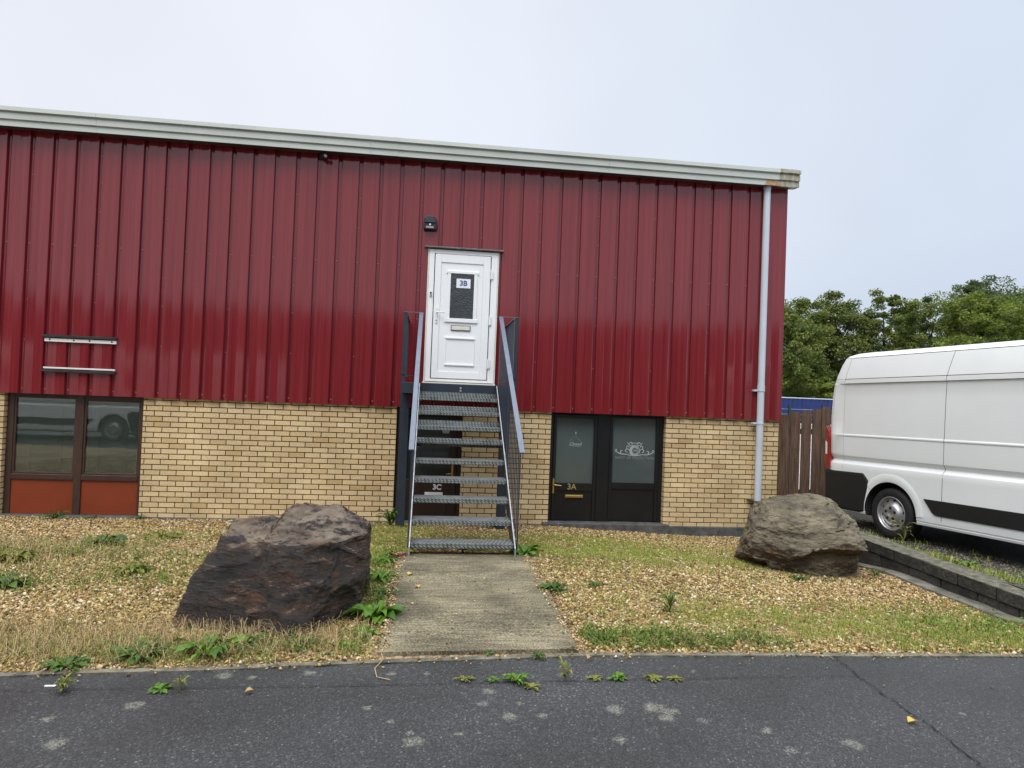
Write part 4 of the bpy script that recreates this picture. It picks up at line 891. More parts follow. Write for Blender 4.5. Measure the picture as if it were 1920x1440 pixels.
# ------------------------------------------------------------------ van
def make_van(P, fw, up, label, group):
    fw = Vector(fw).normalized(); up = Vector(up); up = (up-fw*up.dot(fw)).normalized(); yy = up.cross(fw)
    root = empty('panel_van', (0, 0, 0), label, 'van', group)
    mwv = Matrix.Identity(4)
    for i in range(3): mwv[i][0] = fw[i]; mwv[i][1] = yy[i]; mwv[i][2] = up[i]
    mwv.translation = Vector(P)
    SIDE = [(.16, -.075), (.02, -.07), (.012, -.045), (.018, -.03), (.006, -.02), (.0, .05), (.0, .30), (.002, .50), (.0, .555), (.006, .58), (.050, .628), (.052, .640), (.016, .692), (.014, .72),
            (.014, .955), (.006, .972), (.007, .985), (.016, .998), (.020, 1.2), (.028, 1.5), (.036, 1.688), (.034, 1.694), (.018, 1.701), (.018, 1.708), (.022, 1.758), (.030, 1.7625), (.024, 1.767),
            (.030, 1.80), (.060, 1.95), (.088, 2.050), (.096, 2.057), (.090, 2.064), (.115, 2.095), (.165, 2.124), (.26, 2.141), (.5, 2.152), (.8, 2.160), (1.025, 2.163)]
    ur = lambda h: float(np.interp(h, [-.1, .47, 1.084, 1.393, 1.737, 1.96, 2.06, 2.10, 2.13, 2.165], [-1.09, -1.10, -1.10, -1.09, -1.035, -.965, -.915, -.86, -.75, -.55]))
    uf = lambda h: float(np.interp(h, [-.1, .3, .6, .85, 1.0, 1.1, 1.6, 2.0, 2.1, 2.165], [4.85, 4.93, 4.88, 4.70, 4.35, 4.10, 3.55, 2.98, 2.72, 2.3]))
    st_ = [0, .004, .012, .022, .035, .06, .1, .2, .3, .42, .5, .6, .7, .8, .88, .93, .96, .98, .992, 1]
    vs = []; nh = len(SIDE); ring = nh*2-1
    for s in st_:
        for j in range(ring):
            y, h = SIDE[j] if j < nh else SIDE[2*nh-2-j]
            far = j >= nh
            L_ = uf(h)-ur(h); d0 = s*L_; d1 = (1-s)*L_
            u = ur(h)+d0
            ins = 0
            if d0 < .13: ins += .10*(1-math.sqrt(max(0, 1-((.13-d0)/.13)**2)))
            if d1 < .55: ins += .30*(1-math.sqrt(max(0, 1-((.55-d1)/.55)**2)))
            yv = min(y+ins, 1.02)
            if h > .70 and h < 1.70 and d0 < .20:          # the pressed panel fades out before the rear corner
                yv -= (y-.004)*(1-ss(.135, .185, d0))*.8
            vs.append((u, (2.05-yv) if far else yv, h))
    fs = []
    for i in range(len(st_)-1):
        for j in range(ring-1): fs.append((i*ring+j, i*ring+j+1, (i+1)*ring+j+1, (i+1)*ring+j))
        fs.append((i*ring+ring-1, i*ring, (i+1)*ring, (i+1)*ring+ring-1))
    fs += [list(range(ring))[::-1], [(len(st_)-1)*ring+j for j in range(ring)]]
    body = MB().add(vs, fs, 0, True).build('body', [MAT['van'], MAT['under']], root)
    cut = MB()
    for u in (0, 4.035):
        for (a, b) in ((-.1, .42), (1.63, 2.15)): cut.tube([(u, a, .0), (u, b, .0)], .402, 64, 0, smooth=False)
    # wheel arches cut out of the body, evaluated once into its mesh
    co = cut.build('arch_cutter', MAT['under']); bo = body.modifiers.new('arch', 'BOOLEAN'); bo.object = co; bo.operation = 'DIFFERENCE'; bo.solver = 'EXACT'
    dg = bpy.context.evaluated_depsgraph_get(); dg.update()
    me = bpy.data.meshes.new_from_object(body.evaluated_get(dg)); body.modifiers.clear(); body.data = me; bpy.data.objects.remove(co)
    try: me.set_sharp_from_angle(angle=math.radians(24))
    except Exception: pass
    if len(me.materials) < 2: me.materials.append(MAT['under'])
    for p in me.polygons:
        c = p.center
        if .03 < c.y < 2.02 and (abs(math.hypot(c.x, c.z)-.402) < .02 or abs(math.hypot(c.x-4.035, c.z)-.402) < .02 or ((math.hypot(c.x, c.z) < .4 or math.hypot(c.x-4.035, c.z) < .4) and abs(p.normal.y) > .8)): p.material_index = 1
    def yside(h): return float(np.interp(h, [p[1] for p in SIDE[1:]], [p[0] for p in SIDE[1:]]))
    def ribbon_(u0, h0, u1, h1, w, n, name, mat='seal', pr=.0015):
        m = MB(); vv = []
        for i in range(n+1):
            t = i/n; u = u0+(u1-u0)*t; h = h0+(h1-h0)*t; y = yside(h)-pr
            if abs(u1-u0) > abs(h1-h0): vv += [(u, yside(h-w/2)-pr, h-w/2), (u, yside(h+w/2)-pr, h+w/2)]
            else: vv += [(u-w/2, y, h), (u+w/2, y, h)]
        m.add(vv, [(2*i, 2*i+1, 2*i+3, 2*i+2) for i in range(n)]); return m.build(name, MAT[mat], root, fix=False)
    ribbon_(.745, -.03, .755, .57, .006, 12, 'panel_seam'); ribbon_(.755, .57, .775, 1.70, .006, 60, 'panel_seam'); ribbon_(.775, 1.70, .84, 2.06, .006, 20, 'panel_seam')
    ribbon_(-.80, .50, -.80, 1.70, .0022, 50, 'panel_seam'); ribbon_(-.80, 1.70, -.74, 2.06, .004, 20, 'panel_seam')
    ribbon_(-.72, 2.060, 3.0, 2.060, .005, 30, 'roof_seam'); ribbon_(-.80, 1.7630, 3.3, 1.7630, .008, 30, 'side_groove'); ribbon_(-.82, 1.6985, 3.3, 1.6985, .007, 30, 'side_groove')
    ribbon_(2.05, -.03, 2.05, 1.70, .006, 60, 'panel_seam')
    # flared lip round the rear arch
    lip = MB(); vv = []
    for i in range(41):
        a = math.radians(3+135*i/40); 
        for rr_, y in ((.402, -.004), (.412, -.008), (.50, -.004), (.515, .0015)): vv.append((rr_*math.cos(a), y+.002, rr_*math.sin(a)))
    lip.add(vv, [(4*i+j, 4*i+j+1, 4*i+j+5, 4*i+j+4) for i in range(40) for j in range(3)], 0, True); lip.build('arch_lip', MAT['van'], root)
    cl_ = MB(); cl_.prism([(.507, .258), (3.50, .268), (3.50, .075), (.70, .075), (.66, .082), (.625, .105), (.60, .14)], 'y', -.014, .01); cl_.build('side_moulding', MAT['rubber'], root, bevel=.006)
    bp_ = MB(); bp_.prism([(-1.13, .475), (-.425, .487), (-.326, .384), (-.395, .10), (-.41, -.03), (-.5, -.06), (-1.0, -.06), (-1.12, .0)], 'y', -.010, .15)
    bp_.box(-1.16, -1.05, .12, 1.93, -.06, .475); bp_.prism([(-1.13, .475), (-.425, .487), (-.326, .384), (-.41, -.03), (-1.0, -.06)], 'y', 1.90, 2.06); bp_.build('rear_bumper', MAT['rubber'], root, bevel=.03)
    for (a, b) in ((-.004, .13), (1.92, 2.054)):
        tl = MB(); tl.prism([(-1.115, .485), (-1.035, .485), (-1.035, .93), (-1.06, 1.03), (-1.115, 1.10)], 'y', a, b); to = tl.build('tail_lamp', MAT['redlamp'], root, bevel=.008)
        m = MB(); m.prism([(-1.1185, .69), (-1.085, .69), (-1.085, .86), (-1.1185, .88)], 'y', a-.003, b-.02); m.build('reversing_lens', MAT['clearlamp'], to, bevel=.004)
    for u in (0, 4.035):
        for side in (0, 1):
            y0 = .03 if side == 0 else 2.02; sg = 1 if side == 0 else -1
            w = MB(); w.lathe([(.20, sg*.012), (.215, sg*.0), (.255, -sg*.010), (.300, -sg*.006), (.322, sg*.012), (.330, sg*.035), (.330, sg*.185), (.318, sg*.21), (.22, sg*.22)], (u, y0, 0), 56)
            tyre = w.build('tyre', MAT['tyre'], root)
            r_ = MB(); r_.lathe([(.218, sg*.0), (.212, -sg*.006), (.202, sg*.004), (.194, sg*.030), (.190, sg*.045), (.150, sg*.028), (.128, sg*.014), (.118, sg*.0), (.108, -sg*.010), (.050, -sg*.012), (.030, -sg*.004), (.022, -sg*.0), (.001, sg*.0)], (u, y0, 0), 56)
            rim = r_.build('rim', MAT['rim'], root)
            for k in range(10):
                a = 2*math.pi*(k+.3)/10; c = (u+.168*math.cos(a), 0, .168*math.sin(a)); hm = MB(); vv = []
                for q in range(14):
                    b_ = 2*math.pi*q/14; er, et = .0135, .021
                    rx = math.cos(a)*math.cos(b_)*er-math.sin(a)*math.sin(b_)*et; rz = math.sin(a)*math.cos(b_)*er+math.cos(a)*math.sin(b_)*et
                    rad = math.hypot(c[0]+rx-u, c[2]+rz); vv.append((c[0]+rx, y0+sg*float(np.interp(rad, [.150, .190], [.028, .045]))-sg*.002, c[2]+rz))
                hm.add(vv, [list(range(14))]); hm.build('wheel_hole', MAT['lamp'], rim)
            for k in range(5):
                a = 2*math.pi*(k+.25)/5; x, z = u+.072*math.cos(a), .072*math.sin(a)
                MB().tube([(x, y0-sg*.010, z), (x, y0-sg*.0135, z)], .020, 12).build('bolt_hole', MAT['lamp'], rim)
    wl = MB(); wl.box(-.42, .42, .45, 1.6, -.05, .42); wl.box(3.6, 4.46, .45, 1.6, -.05, .42); wl.box(-1.0, 4.7, .3, 1.75, -.12, -.06); wl.build('underbody', MAT['under'], root)
    ex = MB(); ex.tube([(-.55, .38, -.13), (-.3, .38, -.12), (.3, .5, -.12)], .035, 10); ex.build('exhaust', MAT['rim'], root)
    # cab glazing and lights (front end, out of the picture)
    ws = MB()
    for hA, hB in ((1.12, 2.02),): ws.add([(uf(hA)+.012, .42, hA), (uf(hA)+.012, 1.63, hA), (uf(hB)+.012, 1.55, hB), (uf(hB)+.012, .50, hB)], [(0, 1, 2, 3)])
    ws.build('windscreen', MAT['vglass'], root)
    for y in (.020, 2.03):
        sw = MB(); sw.prism([(2.35, 1.05), (3.62, 1.05), (3.05, 1.62), (2.35, 1.62)], 'y', y-.006, y+.006); sw.build('side_window', MAT['vglass'], root)
    for a, b in ((.18, .42), (1.63, 1.87)):
        m = MB(); m.box(4.66, 4.80, a, b, .62, .82); m.build('headlamp', MAT['clearlamp'], root, bevel=.02)
    m = MB(); m.box(4.84, 4.96, .25, 1.8, -.02, .30); m.build('front_bumper', MAT['rubber'], root, bevel=.03)
    rd = MB(); rd.box(-.99, -.97, 1.02, 1.03, .5, 2.0); rd.build('rear_door_gap', MAT['seal'], root)
    root.matrix_world = mwv
    return root
def copy_tree(o, parent=None):
    c = o.copy(); COL.objects.link(c)
    if parent: c.parent = parent
    for ch in [x for x in bpy.data.objects if x.parent == o]: copy_tree(ch, c)
    return c
van = make_van((5.9585, -2.257, .6127), (.1987*.9999, -.9799, .0169), (0, 0, 1), 'tall white panel van parked beside the low block wall on the right', 'white vans')
v2 = copy_tree(van); v2['label'] = 'panel van copy standing in for a white car, seen only mirrored in the left window'  # unseen van copy added in place of the car mirrored in the glass
mw2 = Matrix.Identity(4)
for i, (a, b, c) in enumerate(((-1, 0, 0), (0, -1, 0), (0, 0, 1))): mw2[i][0] = a; mw2[i][1] = b; mw2[i][2] = c
mw2.translation = Vector((-8.3, -8.75, .345+.33)); v2.matrix_world = mw2

# ------------------------------------------------------------------ fence, wire fence, container, wall beyond
FN = empty('timber_fence', (6.2, .15, .2), 'brown vertical board fence between the brick corner and the white van', 'fence')
bx = [(5.66, 5.875, 1.815), (5.895, 6.065, 1.862), (6.085, 6.255, 1.892), (6.275, 6.425, 1.925), (6.44, 6.59, 1.955), (6.605, 6.76, 1.98), (6.775, 6.93, 2.0), (6.945, 7.1, 2.01), (7.115, 7.27, 2.01)]
for (a, b, zt_) in bx:
    MB().box(a, b, .14+random.uniform(-.004, .004), .162, .12, zt_+random.uniform(-.004, .004)).build('board', MAT['timber'], FN, bevel=.003)
m = MB()
for z in (.55, 1.55): m.box(5.63, 7.3, .166, .21, z-.045, z+.045)
m.build('cross_rail', MAT['timber'], FN)
m = MB(); m.box(7.28, 7.38, .12, .22, .1, 2.05); m.build('fence_post', MAT['timber'], FN)
WF = empty('wire_fence', (7.5, 2.5, 0), 'thin green wire fence behind the brown boards', 'wire fence')
for x in (5.4, 7.15, 7.86, 9.6):
    m = MB(); m.box(x-.022, x+.022, 2.48, 2.52, -.1, 1.99+(.02 if x > 7.5 else 0)); m.build('fence_post', MAT['wire'], WF)
for z in (1.90, 1.80, 1.70, 1.5, 1.3, 1.1): MB().tube([(5.2, 2.5, z), (12, 2.5, z+.02)], .004, 5).build('wire', MAT['wire2'], WF)
CT = empty('shipping_container', (22, 30, -.15), 'blue corrugated shipping container beyond the fence, under the trees', 'container')
m = MB(); x = 17.0; vv = []; i = 0
while x < 29.2:
    for dx, y in ((0, 29.0), (.07, 29.04), (.14, 29.04), (.21, 29.0)): vv += [(x+dx, y, .0), (x+dx, y, 2.52)]
    x += .28
nn = len(vv)//2; m.add(vv, [(2*i, 2*i+2, 2*i+3, 2*i+1) for i in range(nn-1)]); m.box(17, 29.2, 29.06, 31.4, -.1, 2.55); m.build('side_panel', MAT['cont'], CT)
m = MB(); m.box(16.95, 29.25, 28.96, 29.05, 2.53, 2.585); m.box(16.95, 29.25, 28.96, 29.05, -.13, 0); m.box(16.95, 17.08, 28.95, 29.06, 0, 2.53); m.build('top_rail', MAT['contedge'], CT)
RW = empty('low_rendered_wall', (14, 15, 0), 'low white wall glimpsed through the gaps between the fence boards', 'wall')
m = MB(); m.box(8, 24, 15, 15.2, -.15, 1.28); m.build('wall_face', MAT['render'], RW)
m = MB(); m.box(7.97, 24.03, 14.95, 15.25, 1.28, 1.34); m.build('coping', MAT['render'], RW)

# ------------------------------------------------------------------ trees
def leaf_mat(name, a, b, c): return island_ramp(name, [(0, a), (1, c), (.5, b)], .55, .25, trans=.38, attr=True)
LM = [leaf_mat('leaf_mid', (.068, .100, .022), (.135, .178, .038), (.23, .27, .065)), leaf_mat('leaf_dark', (.052, .082, .026), (.095, .135, .040), (.15, .19, .058)),
      leaf_mat('leaf_bright', (.082, .120, .018), (.150, .200, .030), (.235, .285, .052)), leaf_mat('leaf_olive', (.078, .108, .026), (.145, .182, .044), (.23, .262, .072))]
def tree(x, y, h, rx, rz, zc, kind, seed, label, clumps=95, leaf=.145, per=145, gap=.0):
    R_ = np.random.default_rng(seed); r = random.Random(seed)
    T = empty('tree', (x, y, -.15), label, 'tree', 'trees beyond the fence')
    # trunk and limbs
    m = MB(); b0 = Vector((x, y, -.15)); top = Vector((x+r.uniform(-.4, .4), y+r.uniform(-.4, .4), zc+rz*.5))
    tr_ = .11+.016*h; pts = [b0.lerp(top, t)+Vector((.25*noise.noise((seed, t*3, 0)), .25*noise.noise((seed, t*3, 5)), 0))*(1 if t else 0) for t in (0, .12, .3, .5, .7, .85, 1)]
    m.tube(pts, [tr_*1.35, tr_, tr_*.85, tr_*.65, tr_*.45, tr_*.3, tr_*.12], 9)
    for k in range(9):
        t = .28+.6*k/9; p = b0.lerp(top, t); a = r.uniform(0, 6.28); L_ = rx*r.uniform(.55, .9)
        q = p+Vector((math.cos(a)*L_, math.sin(a)*L_, L_*r.uniform(.5, 1.0))); mid = p.lerp(q, .5)+Vector((0, 0, -.1*L_))
        m.tube([p, mid, q], [tr_*.38, tr_*.25, tr_*.08], 6)
    m.build('trunk', MAT['bark'], T)
    # crown: clumps through the volume, more on the surface; ragged
    C_ = []
    while len(C_) < clumps:
        d = R_.normal(size=3); d /= np.linalg.norm(d); rad = R_.uniform(.35, 1.0)**.5
        wob = 1+.28*noise.noise(Vector(d*1.9)+Vector((seed*3.1, 0, 0)))
        p = np.array([x, y, zc])+d*np.array([rx, rx, rz])*rad*wob
        if p[2] < .3: continue
        if gap and noise.noise(Vector(p)*.45+Vector((seed, 7, 0))) > gap: continue
        C_.append(p)
    C_ = np.array(C_); tint0 = R_.uniform(.05, .95, len(C_))
    n = len(C_)*per; idx = np.repeat(np.arange(len(C_)), per)
    cr_ = R_.uniform(.35, .95, len(C_))*min(1.0, rx*.30)
    off = R_.normal(size=(n, 3)); off /= np.linalg.norm(off, axis=1)[:, None]; off *= (R_.uniform(0, 1, n)**.45)[:, None]*cr_[idx][:, None]*np.array([1.15, 1.15, .72])
    P = C_[idx]+off
    nrm = R_.normal(size=(n, 3))*.8+off/np.maximum(.05, np.linalg.norm(off, axis=1))[:, None]*.6+np.array([0, 0, .7]); nrm /= np.linalg.norm(nrm, axis=1)[:, None]
    a = np.cross(nrm, R_.normal(size=(n, 3))); a /= np.linalg.norm(a, axis=1)[:, None]; b = np.cross(nrm, a)
    s = (leaf*R_.uniform(.6, 1.25, n))[:, None]
    V_ = np.stack([P-a*s*.9, P-b*s*.45+nrm*s*.12, P+a*s*.9, P+b*s*.45+nrm*s*.12], 1).reshape(-1, 3)-np.array([x, y, -.15])
    F_ = np.arange(n*4).reshape(n, 4)
    tv = np.clip(tint0[idx]+R_.normal(0, .14, n), 0, 1)
    rawmesh('crown', V_, F_, LM[kind], attr=np.repeat(tv, 4), parent=T)
tree(24.6, 37, 11, 3.0, 4.6, 5.0, 0, 11, 'leafy tree partly hidden by the red corner, leftmost of the tree line', 140)
tree(29.6, 43, 12, 2.9, 4.9, 6.4, 0, 12, 'tall full tree with ragged top just right of the red corner', 150)
tree(33.4, 47, 12, 2.3, 4.6, 7.0, 3, 25, 'thin loose tree with bare stems and sky showing between them', 110, gap=.3)
tree(35.2, 46, 12.4, 3.2, 5.0, 7.2, 3, 13, 'olive green tree beside the thin loose one, above the rear of the van roof', 170)
tree(38.4, 44, 13, 2.5, 5.6, 7.3, 0, 14, 'tree with the pointed top that stands up above its neighbours', 140)
tree(43.5, 46, 12.5, 3.4, 5.2, 7.2, 0, 15, 'broad mid green tree behind the middle of the van roof', 125)
tree(46.0, 42, 13, 4.6, 5.4, 7.2, 2, 16, 'bright green domed tree above the right part of the van roof', 210)
tree(53.5, 50, 16, 4.8, 6.2, 9.6, 1, 17, 'dark blue-green tree rising behind the bright dome at the right edge', 190)
tree(60.5, 52, 16, 5.0, 6.4, 9.4, 1, 18, 'dark tree at the far right end of the tree line', 150)
tree(28.6, 35, 5, 1.9, 2.1, 2.5, 2, 19, 'low yellow-green bush just above the blue container', 60)
tree(34.0, 36, 5.5, 2.0, 2.4, 2.9, 2, 20, 'low bright shrub tree rising beside the rear of the van roof', 60)
tree(38.6, 37, 8, 2.4, 2.9, 4.7, 2, 21, 'small bright tree in front of the tall trees, above the van roof', 80)
tree(21.0, 40, 9, 3.2, 4.4, 4.6, 1, 22, 'dark tree hidden behind the red unit, nearest its corner', 80)
tree(49.0, 47, 15, 3.2, 4.6, 9.6, 1, 24, 'dark tufted treetop behind the left shoulder of the bright dome', 150)
tree(36.5, 54, 12, 5.5, 5.0, 6.0, 1, 26, 'wide dark tree at the back, filling the gap behind the thin loose one', 170)
tree(27.0, 52, 11, 4.5, 4.8, 5.2, 1, 27, 'dark tree at the back between the red corner and the thin loose tree', 140)

# ------------------------------------------------------------------ behind the camera: what the glass and paint mirror
OB = empty('opposite_unit', (0, -27, .3), 'dark grey unit across the road, seen only as a reflection', 'building')
m = MB(); m.box(-45, 18, -34, -26, .3, 2.3); m.build('brick_wall', MAT['oppb'], OB)
m = MB(); m.box(-45.05, 18.05, -34.05, -25.9, 2.3, 6.1); m.build('wall_cladding', MAT['opp'], OB)
m = MB()
for i in range(9): m.box(-40+6*i, -37.5+6*i, -25.96, -25.88, .4, 2.2)
m.build('window', MAT['vglass'], OB)

# ------------------------------------------------------------------ gravel, grass and weeds
def in_path(x, y): return (x > -.26) & (x < 1.05) & (y < -3.78)
def in_b(x, y): return (((x+1.0)/.62)**2+((y+5.45)/.5)**2 < 1) | (((x-4.0)/.62)**2+((y+3.6)/.5)**2 < 1)
gzv = np.vectorize(gz); kv = np.vectorize(kerb_y)
def pebbles(n, xr, yr, smin, smax, dens=None, zf=None):
    x = rng.uniform(*xr, n); y = rng.uniform(*yr, n)
    k = ((y > kv(x)+.0) | (zf is not None)) & ((~in_path(x, y) & ~in_b(x, y) & (np.abs(x-.37) < (y+10.6)*.95+1.2)) if zf is None else True)
    if dens is not None: k &= rng.uniform(0, 1, n) < dens(x, y)
    x, y = x[k], y[k]; n = len(x); s = rng.uniform(smin, smax, n)*rng.uniform(.6, 1.0, n)
    base = np.array([[1,0,0],[-1,0,0],[0,1,0],[0,-1,0],[0,0,1],[0,0,-1],[.62,.62,.25],[-.62,-.6,.2],[.6,-.62,-.1],[-.62,.6,.1]], float)
    oct_ = np.array([[0,2,4],[2,1,4],[1,3,4],[3,0,4],[2,0,5],[1,2,5],[3,1,5],[0,3,5]])
    B = base[:6][None]*rng.uniform(.65, 1.25, (n, 6, 1)); B = B+rng.normal(0, .22, (n, 6, 3)); B *= np.stack([s, s*rng.uniform(.6, 1, n), s*rng.uniform(.4, .75, n)], 1)[:, None, :]
    th = rng.uniform(0, 6.28, n); c, sn = np.cos(th)[:, None], np.sin(th)[:, None]; tl = rng.normal(0, .35, n)[:, None]
    X_ = B[:, :, 0]*c-B[:, :, 1]*sn; Y_ = B[:, :, 0]*sn+B[:, :, 1]*c; Z_ = B[:, :, 2]+X_*tl
    z = (gzv if zf is None else zf)(x, y)+s*.25
    V_ = np.stack([X_+x[:, None], Y_+y[:, None], Z_+z[:, None]], 2).reshape(-1, 3)
    F_ = (np.arange(n)[:, None, None]*6+oct_[None]).reshape(-1, 3)
    return V_, F_
nfield = lambda x, y, f, s: np.array([noise.noise((a*f+s, b*f, s)) for a, b in zip(x, y)])
def grass_amount(x, y):
    """how grassy the bed is, 0..1"""
    g = np.zeros_like(x)
    def blob(cx, cy, rx, ry, a): return a*np.exp(-(((x-cx)/rx)**2+((y-cy)/ry)**2))
    g += blob(4.2, -5.75, 1.2, .55, 2.2)+blob(3.2, -5.7, 1.0, .38, 1.0)+blob(2.3, -5.6, 1.0, .4, .6)
    g += blob(1.6, -3.5, .9, .8, .9)+blob(2.7, -3.3, 1.0, .9, .6)+blob(1.7, -2.2, 1.6, .7, .4)+blob(-.9, -2.8, .9, 1.5, .75)+blob(-.45, -4.4, .28, 1.0, 1.0)+blob(-.4, -1.2, .5, 1, .5)
    g += blob(-1.3, -6.2, .9, .28, .8)+blob(-2.6, -6.1, 1.2, .28, .5)+blob(-2.2, -4.8, .5, .5, .2)+blob(-3.2, -4.6, .6, .4, .3)+blob(-4.2, -3.6, 1.0, .5, .2)+blob(1.6, -5.1, .8, .4, .25)
    return g
pe = lambda x, y: np.clip(1.0-.55*np.clip(grass_amount(x, y), 0, 1.2), .2, 1)
kvo = kv
def cl_s(x, y): return np.clip((nfield(x, y, 6.0, 3.3)+.1)/.4, 0, 1)
V1_, F1_ = pebbles(85000, (-8.6, 4.86), (-6.6, -.04), .011, .026, pe)
V2_, F2_ = pebbles(60000, (-3.6, 4.86), (-6.6, -4.0), .008, .019, pe)
# stray pebbles kicked over the path edges and the kerb
V3_, F3_ = pebbles(16000, (-.30, 1.10), (-6.36, -3.85), .007, .017, lambda x, y: .9*np.exp(-((x-1.0)/.045)**2)*(.35+.65*cl_s(x, y))+.55*np.exp(-((x+.22)/.035)**2)+.006, zf=lambda x, y: np.array([gz0(0, b)+.026 for b in y]))
V4_, F4_ = pebbles(16000, (-3.2, 4.4), (-6.95, -6.3), .005, .015, lambda x, y: np.where(y < kvo(x), np.exp((y-kvo(x))/.035)*(.25+.75*cl_s(x, y)), 0)+.002*(y < kvo(x)), zf=lambda x, y: np.full(len(x), .352))
V_ = np.concatenate([V1_, V2_, V3_, V4_]); F_ = np.concatenate([F1_, F2_+len(V1_), F3_+len(V1_)+len(V2_), F4_+len(V1_)+len(V2_)+len(V3_)])
tag(rawmesh('gravel', V_, F_, pebble), 'loose buff and white gravel covering the bed before the unit', 'gravel', kind='stuff')
def blades(n, xr, yr, dens, h0, h1, w, lean, zf=None, keep=None):
    x = rng.uniform(*xr, n); y = rng.uniform(*yr, n)
    k = rng.uniform(0, 1, n) < dens(x, y)
    if keep is None: k &= (y > kv(x)-.01) & ~in_path(x, y) & (np.abs(x-.37) < (y+10.6)*.95+1.2)
    else: k &= keep(x, y)
    x, y = x[k], y[k]; n = len(x); z = (gzv if zf is None else zf)(x, y)
    h = rng.uniform(h0, h1, n); th = rng.uniform(0, 6.28, n); ln = rng.uniform(.2, 1, n)*lean*h; ww = w*rng.uniform(.6, 1.3, n)
    dx, dy = np.cos(th), np.sin(th); px, py = -dy, dx
    b0 = np.stack([x-px*ww, y-py*ww, z], 1); b1 = np.stack([x+px*ww, y+py*ww, z], 1)
    m0 = np.stack([x+dx*ln*.35-px*ww*.8, y+dy*ln*.35-py*ww*.8, z+h*.62], 1); m1 = np.stack([x+dx*ln*.35+px*ww*.8, y+dy*ln*.35+py*ww*.8, z+h*.62], 1)
    tp = np.stack([x+dx*ln, y+dy*ln, z+h*np.maximum(.25, 1-.35*lean)], 1)
    V_ = np.stack([b0, b1, m0, m1, tp], 1).reshape(-1, 3); o = np.arange(n)[:, None]*5
    F_ = np.concatenate([o+np.array([[0, 1, 3]]), o+np.array([[0, 3, 2]]), o+np.array([[2, 3, 4]])], 0)
    return V_, F_
def leaflets(n, xr, yr, dens, s0, s1, hmax):
    x = rng.uniform(*xr, n); y = rng.uniform(*yr, n)
    k = (rng.uniform(0, 1, n) < dens(x, y)) & (y > kv(x)-.02) & ~in_path(x, y) & (np.abs(x-.37) < (y+10.6)*.95+1.2)
    x, y = x[k], y[k]; n = len(x); z = gzv(x, y)+hmax*rng.uniform(0, 1, n)**1.6+.004; s = rng.uniform(s0, s1, n)[:, None]
    nr = rng.normal(0, .45, (n, 3))+np.array([0, 0, 1.0]); nr /= np.linalg.norm(nr, axis=1)[:, None]
    a = np.cross(nr, rng.normal(size=(n, 3))); a /= np.linalg.norm(a, axis=1)[:, None]; b = np.cross(nr, a); P = np.stack([x, y, z], 1)
    V_ = np.stack([P-a*s, P-b*s*.55+nr*s*.15, P+a*s, P+b*s*.55+nr*s*.15], 1).reshape(-1, 3); o = np.arange(n)[:, None]*4
    return V_, np.concatenate([o+np.array([[0, 1, 2]]), o+np.array([[0, 2, 3]])], 0)
def cluster(f, s, lo, hi): return lambda x, y: np.clip((nfield(x, y, f, s)-lo)/(hi-lo), 0, 1)
cl0 = cluster(3.1, 4.2, -.1, .45); cl2_ = cluster(9.0, 1.7, -.2, .35); cl1 = lambda x, y: np.clip(cl0(x, y)*.45+cl2_(x, y)*.65, 0, 1)
def dg_(x, y): return np.clip(grass_amount(x, y), 0, 1)*(.15+.95*cl1(x, y))+.07*cluster(1.2, 9, .0, .5)(x, y)
V_, F_ = blades(900000, (-8, 4.86), (-6.62, -.05), dg_, .012, .055, .0016, 1.1)
tag(rawmesh('grass', V_, F_, grass_m), 'short yellowish grass growing through the gravel', 'grass', kind='stuff')
def edge_band(x, y):
    g = np.exp(-((y-(kv(x)+.2))/.13)**2)
    right = g*((x > 1.05) & (x < 2.45))*np.clip(1.9-.55*(x-1.05), .3, 1.9)
    left = g*((x < -.3) & (x > -1.9))*.55
    far = np.exp(-(((x-4.35)/.6)**2+((y+5.75)/.42)**2))
    lw = .75*np.exp(-(((x+3.35)/.6)**2+((y+4.95)/.3)**2))*.9+np.exp(-(((x+3.5)/.8)**2+((y+3.9)/.45)**2))*.8+np.exp(-(((x+2.3)/.4)**2+((y+4.5)/.5)**2))*.7+np.exp(-(((x+2.9)/.6)**2+((y+3.0)/.4)**2))*.7+np.exp(-(((x+1.7)/.35)**2+((y+4.7)/.5)**2))*.5+np.exp(-(((x+2.2)/1.0)**2+((y+6.2)/.2)**2))*.3+np.exp(-(((x+.33)/.16)**2+((y+4.7)/.9)**2))*.9
    b1 = np.exp(-(((x-3.9)/.7)**2+((y+4.28)/.12)**2))*.25
    return np.clip(right+left+far*.8+lw+b1, 0, 1)*(.2+.8*cluster(5.5, 2.2, -.15, .4)(x, y))*np.where((x > 1) & (x < 2.6), 1.5, .15+.85*cluster(11., 5.2, -.25, .25)(x, y))
V_, F_ = blades(90000, (-6, 4.86), (-6.62, -3.2), edge_band, .02, .085, .0030, 1.2)
L1_, L2_ = leaflets(260000, (-6, 4.86), (-6.62, -2.2), edge_band, .009, .018, .08)
F_ = np.concatenate([F_, L2_+len(V_)]); V_ = np.concatenate([V_, L1_])
tag(rawmesh('ground_cover', V_, F_, lush_m), 'low green weeds and clover along the edge of the gravel', 'ground cover', kind='stuff')
def dry(x, y):
    g = .8*np.exp(-(((x+1.0)/.75)**2+((y+6.15)/.22)**2))+1.0*np.exp(-(((x+2.4)/1.3)**2+((y+6.15)/.3)**2))+.35*np.exp(-(((x+3.6)/1.2)**2+((y+4.0)/.9)**2))+.25*np.exp(-(((x-1.9)/.9)**2+((y+6.15)/.14)**2))
    return np.clip(g, 0, 1)
V_, F_ = blades(120000, (-6, 4.5), (-6.6, -3), dry, .03, .17, .0014, 1.9)
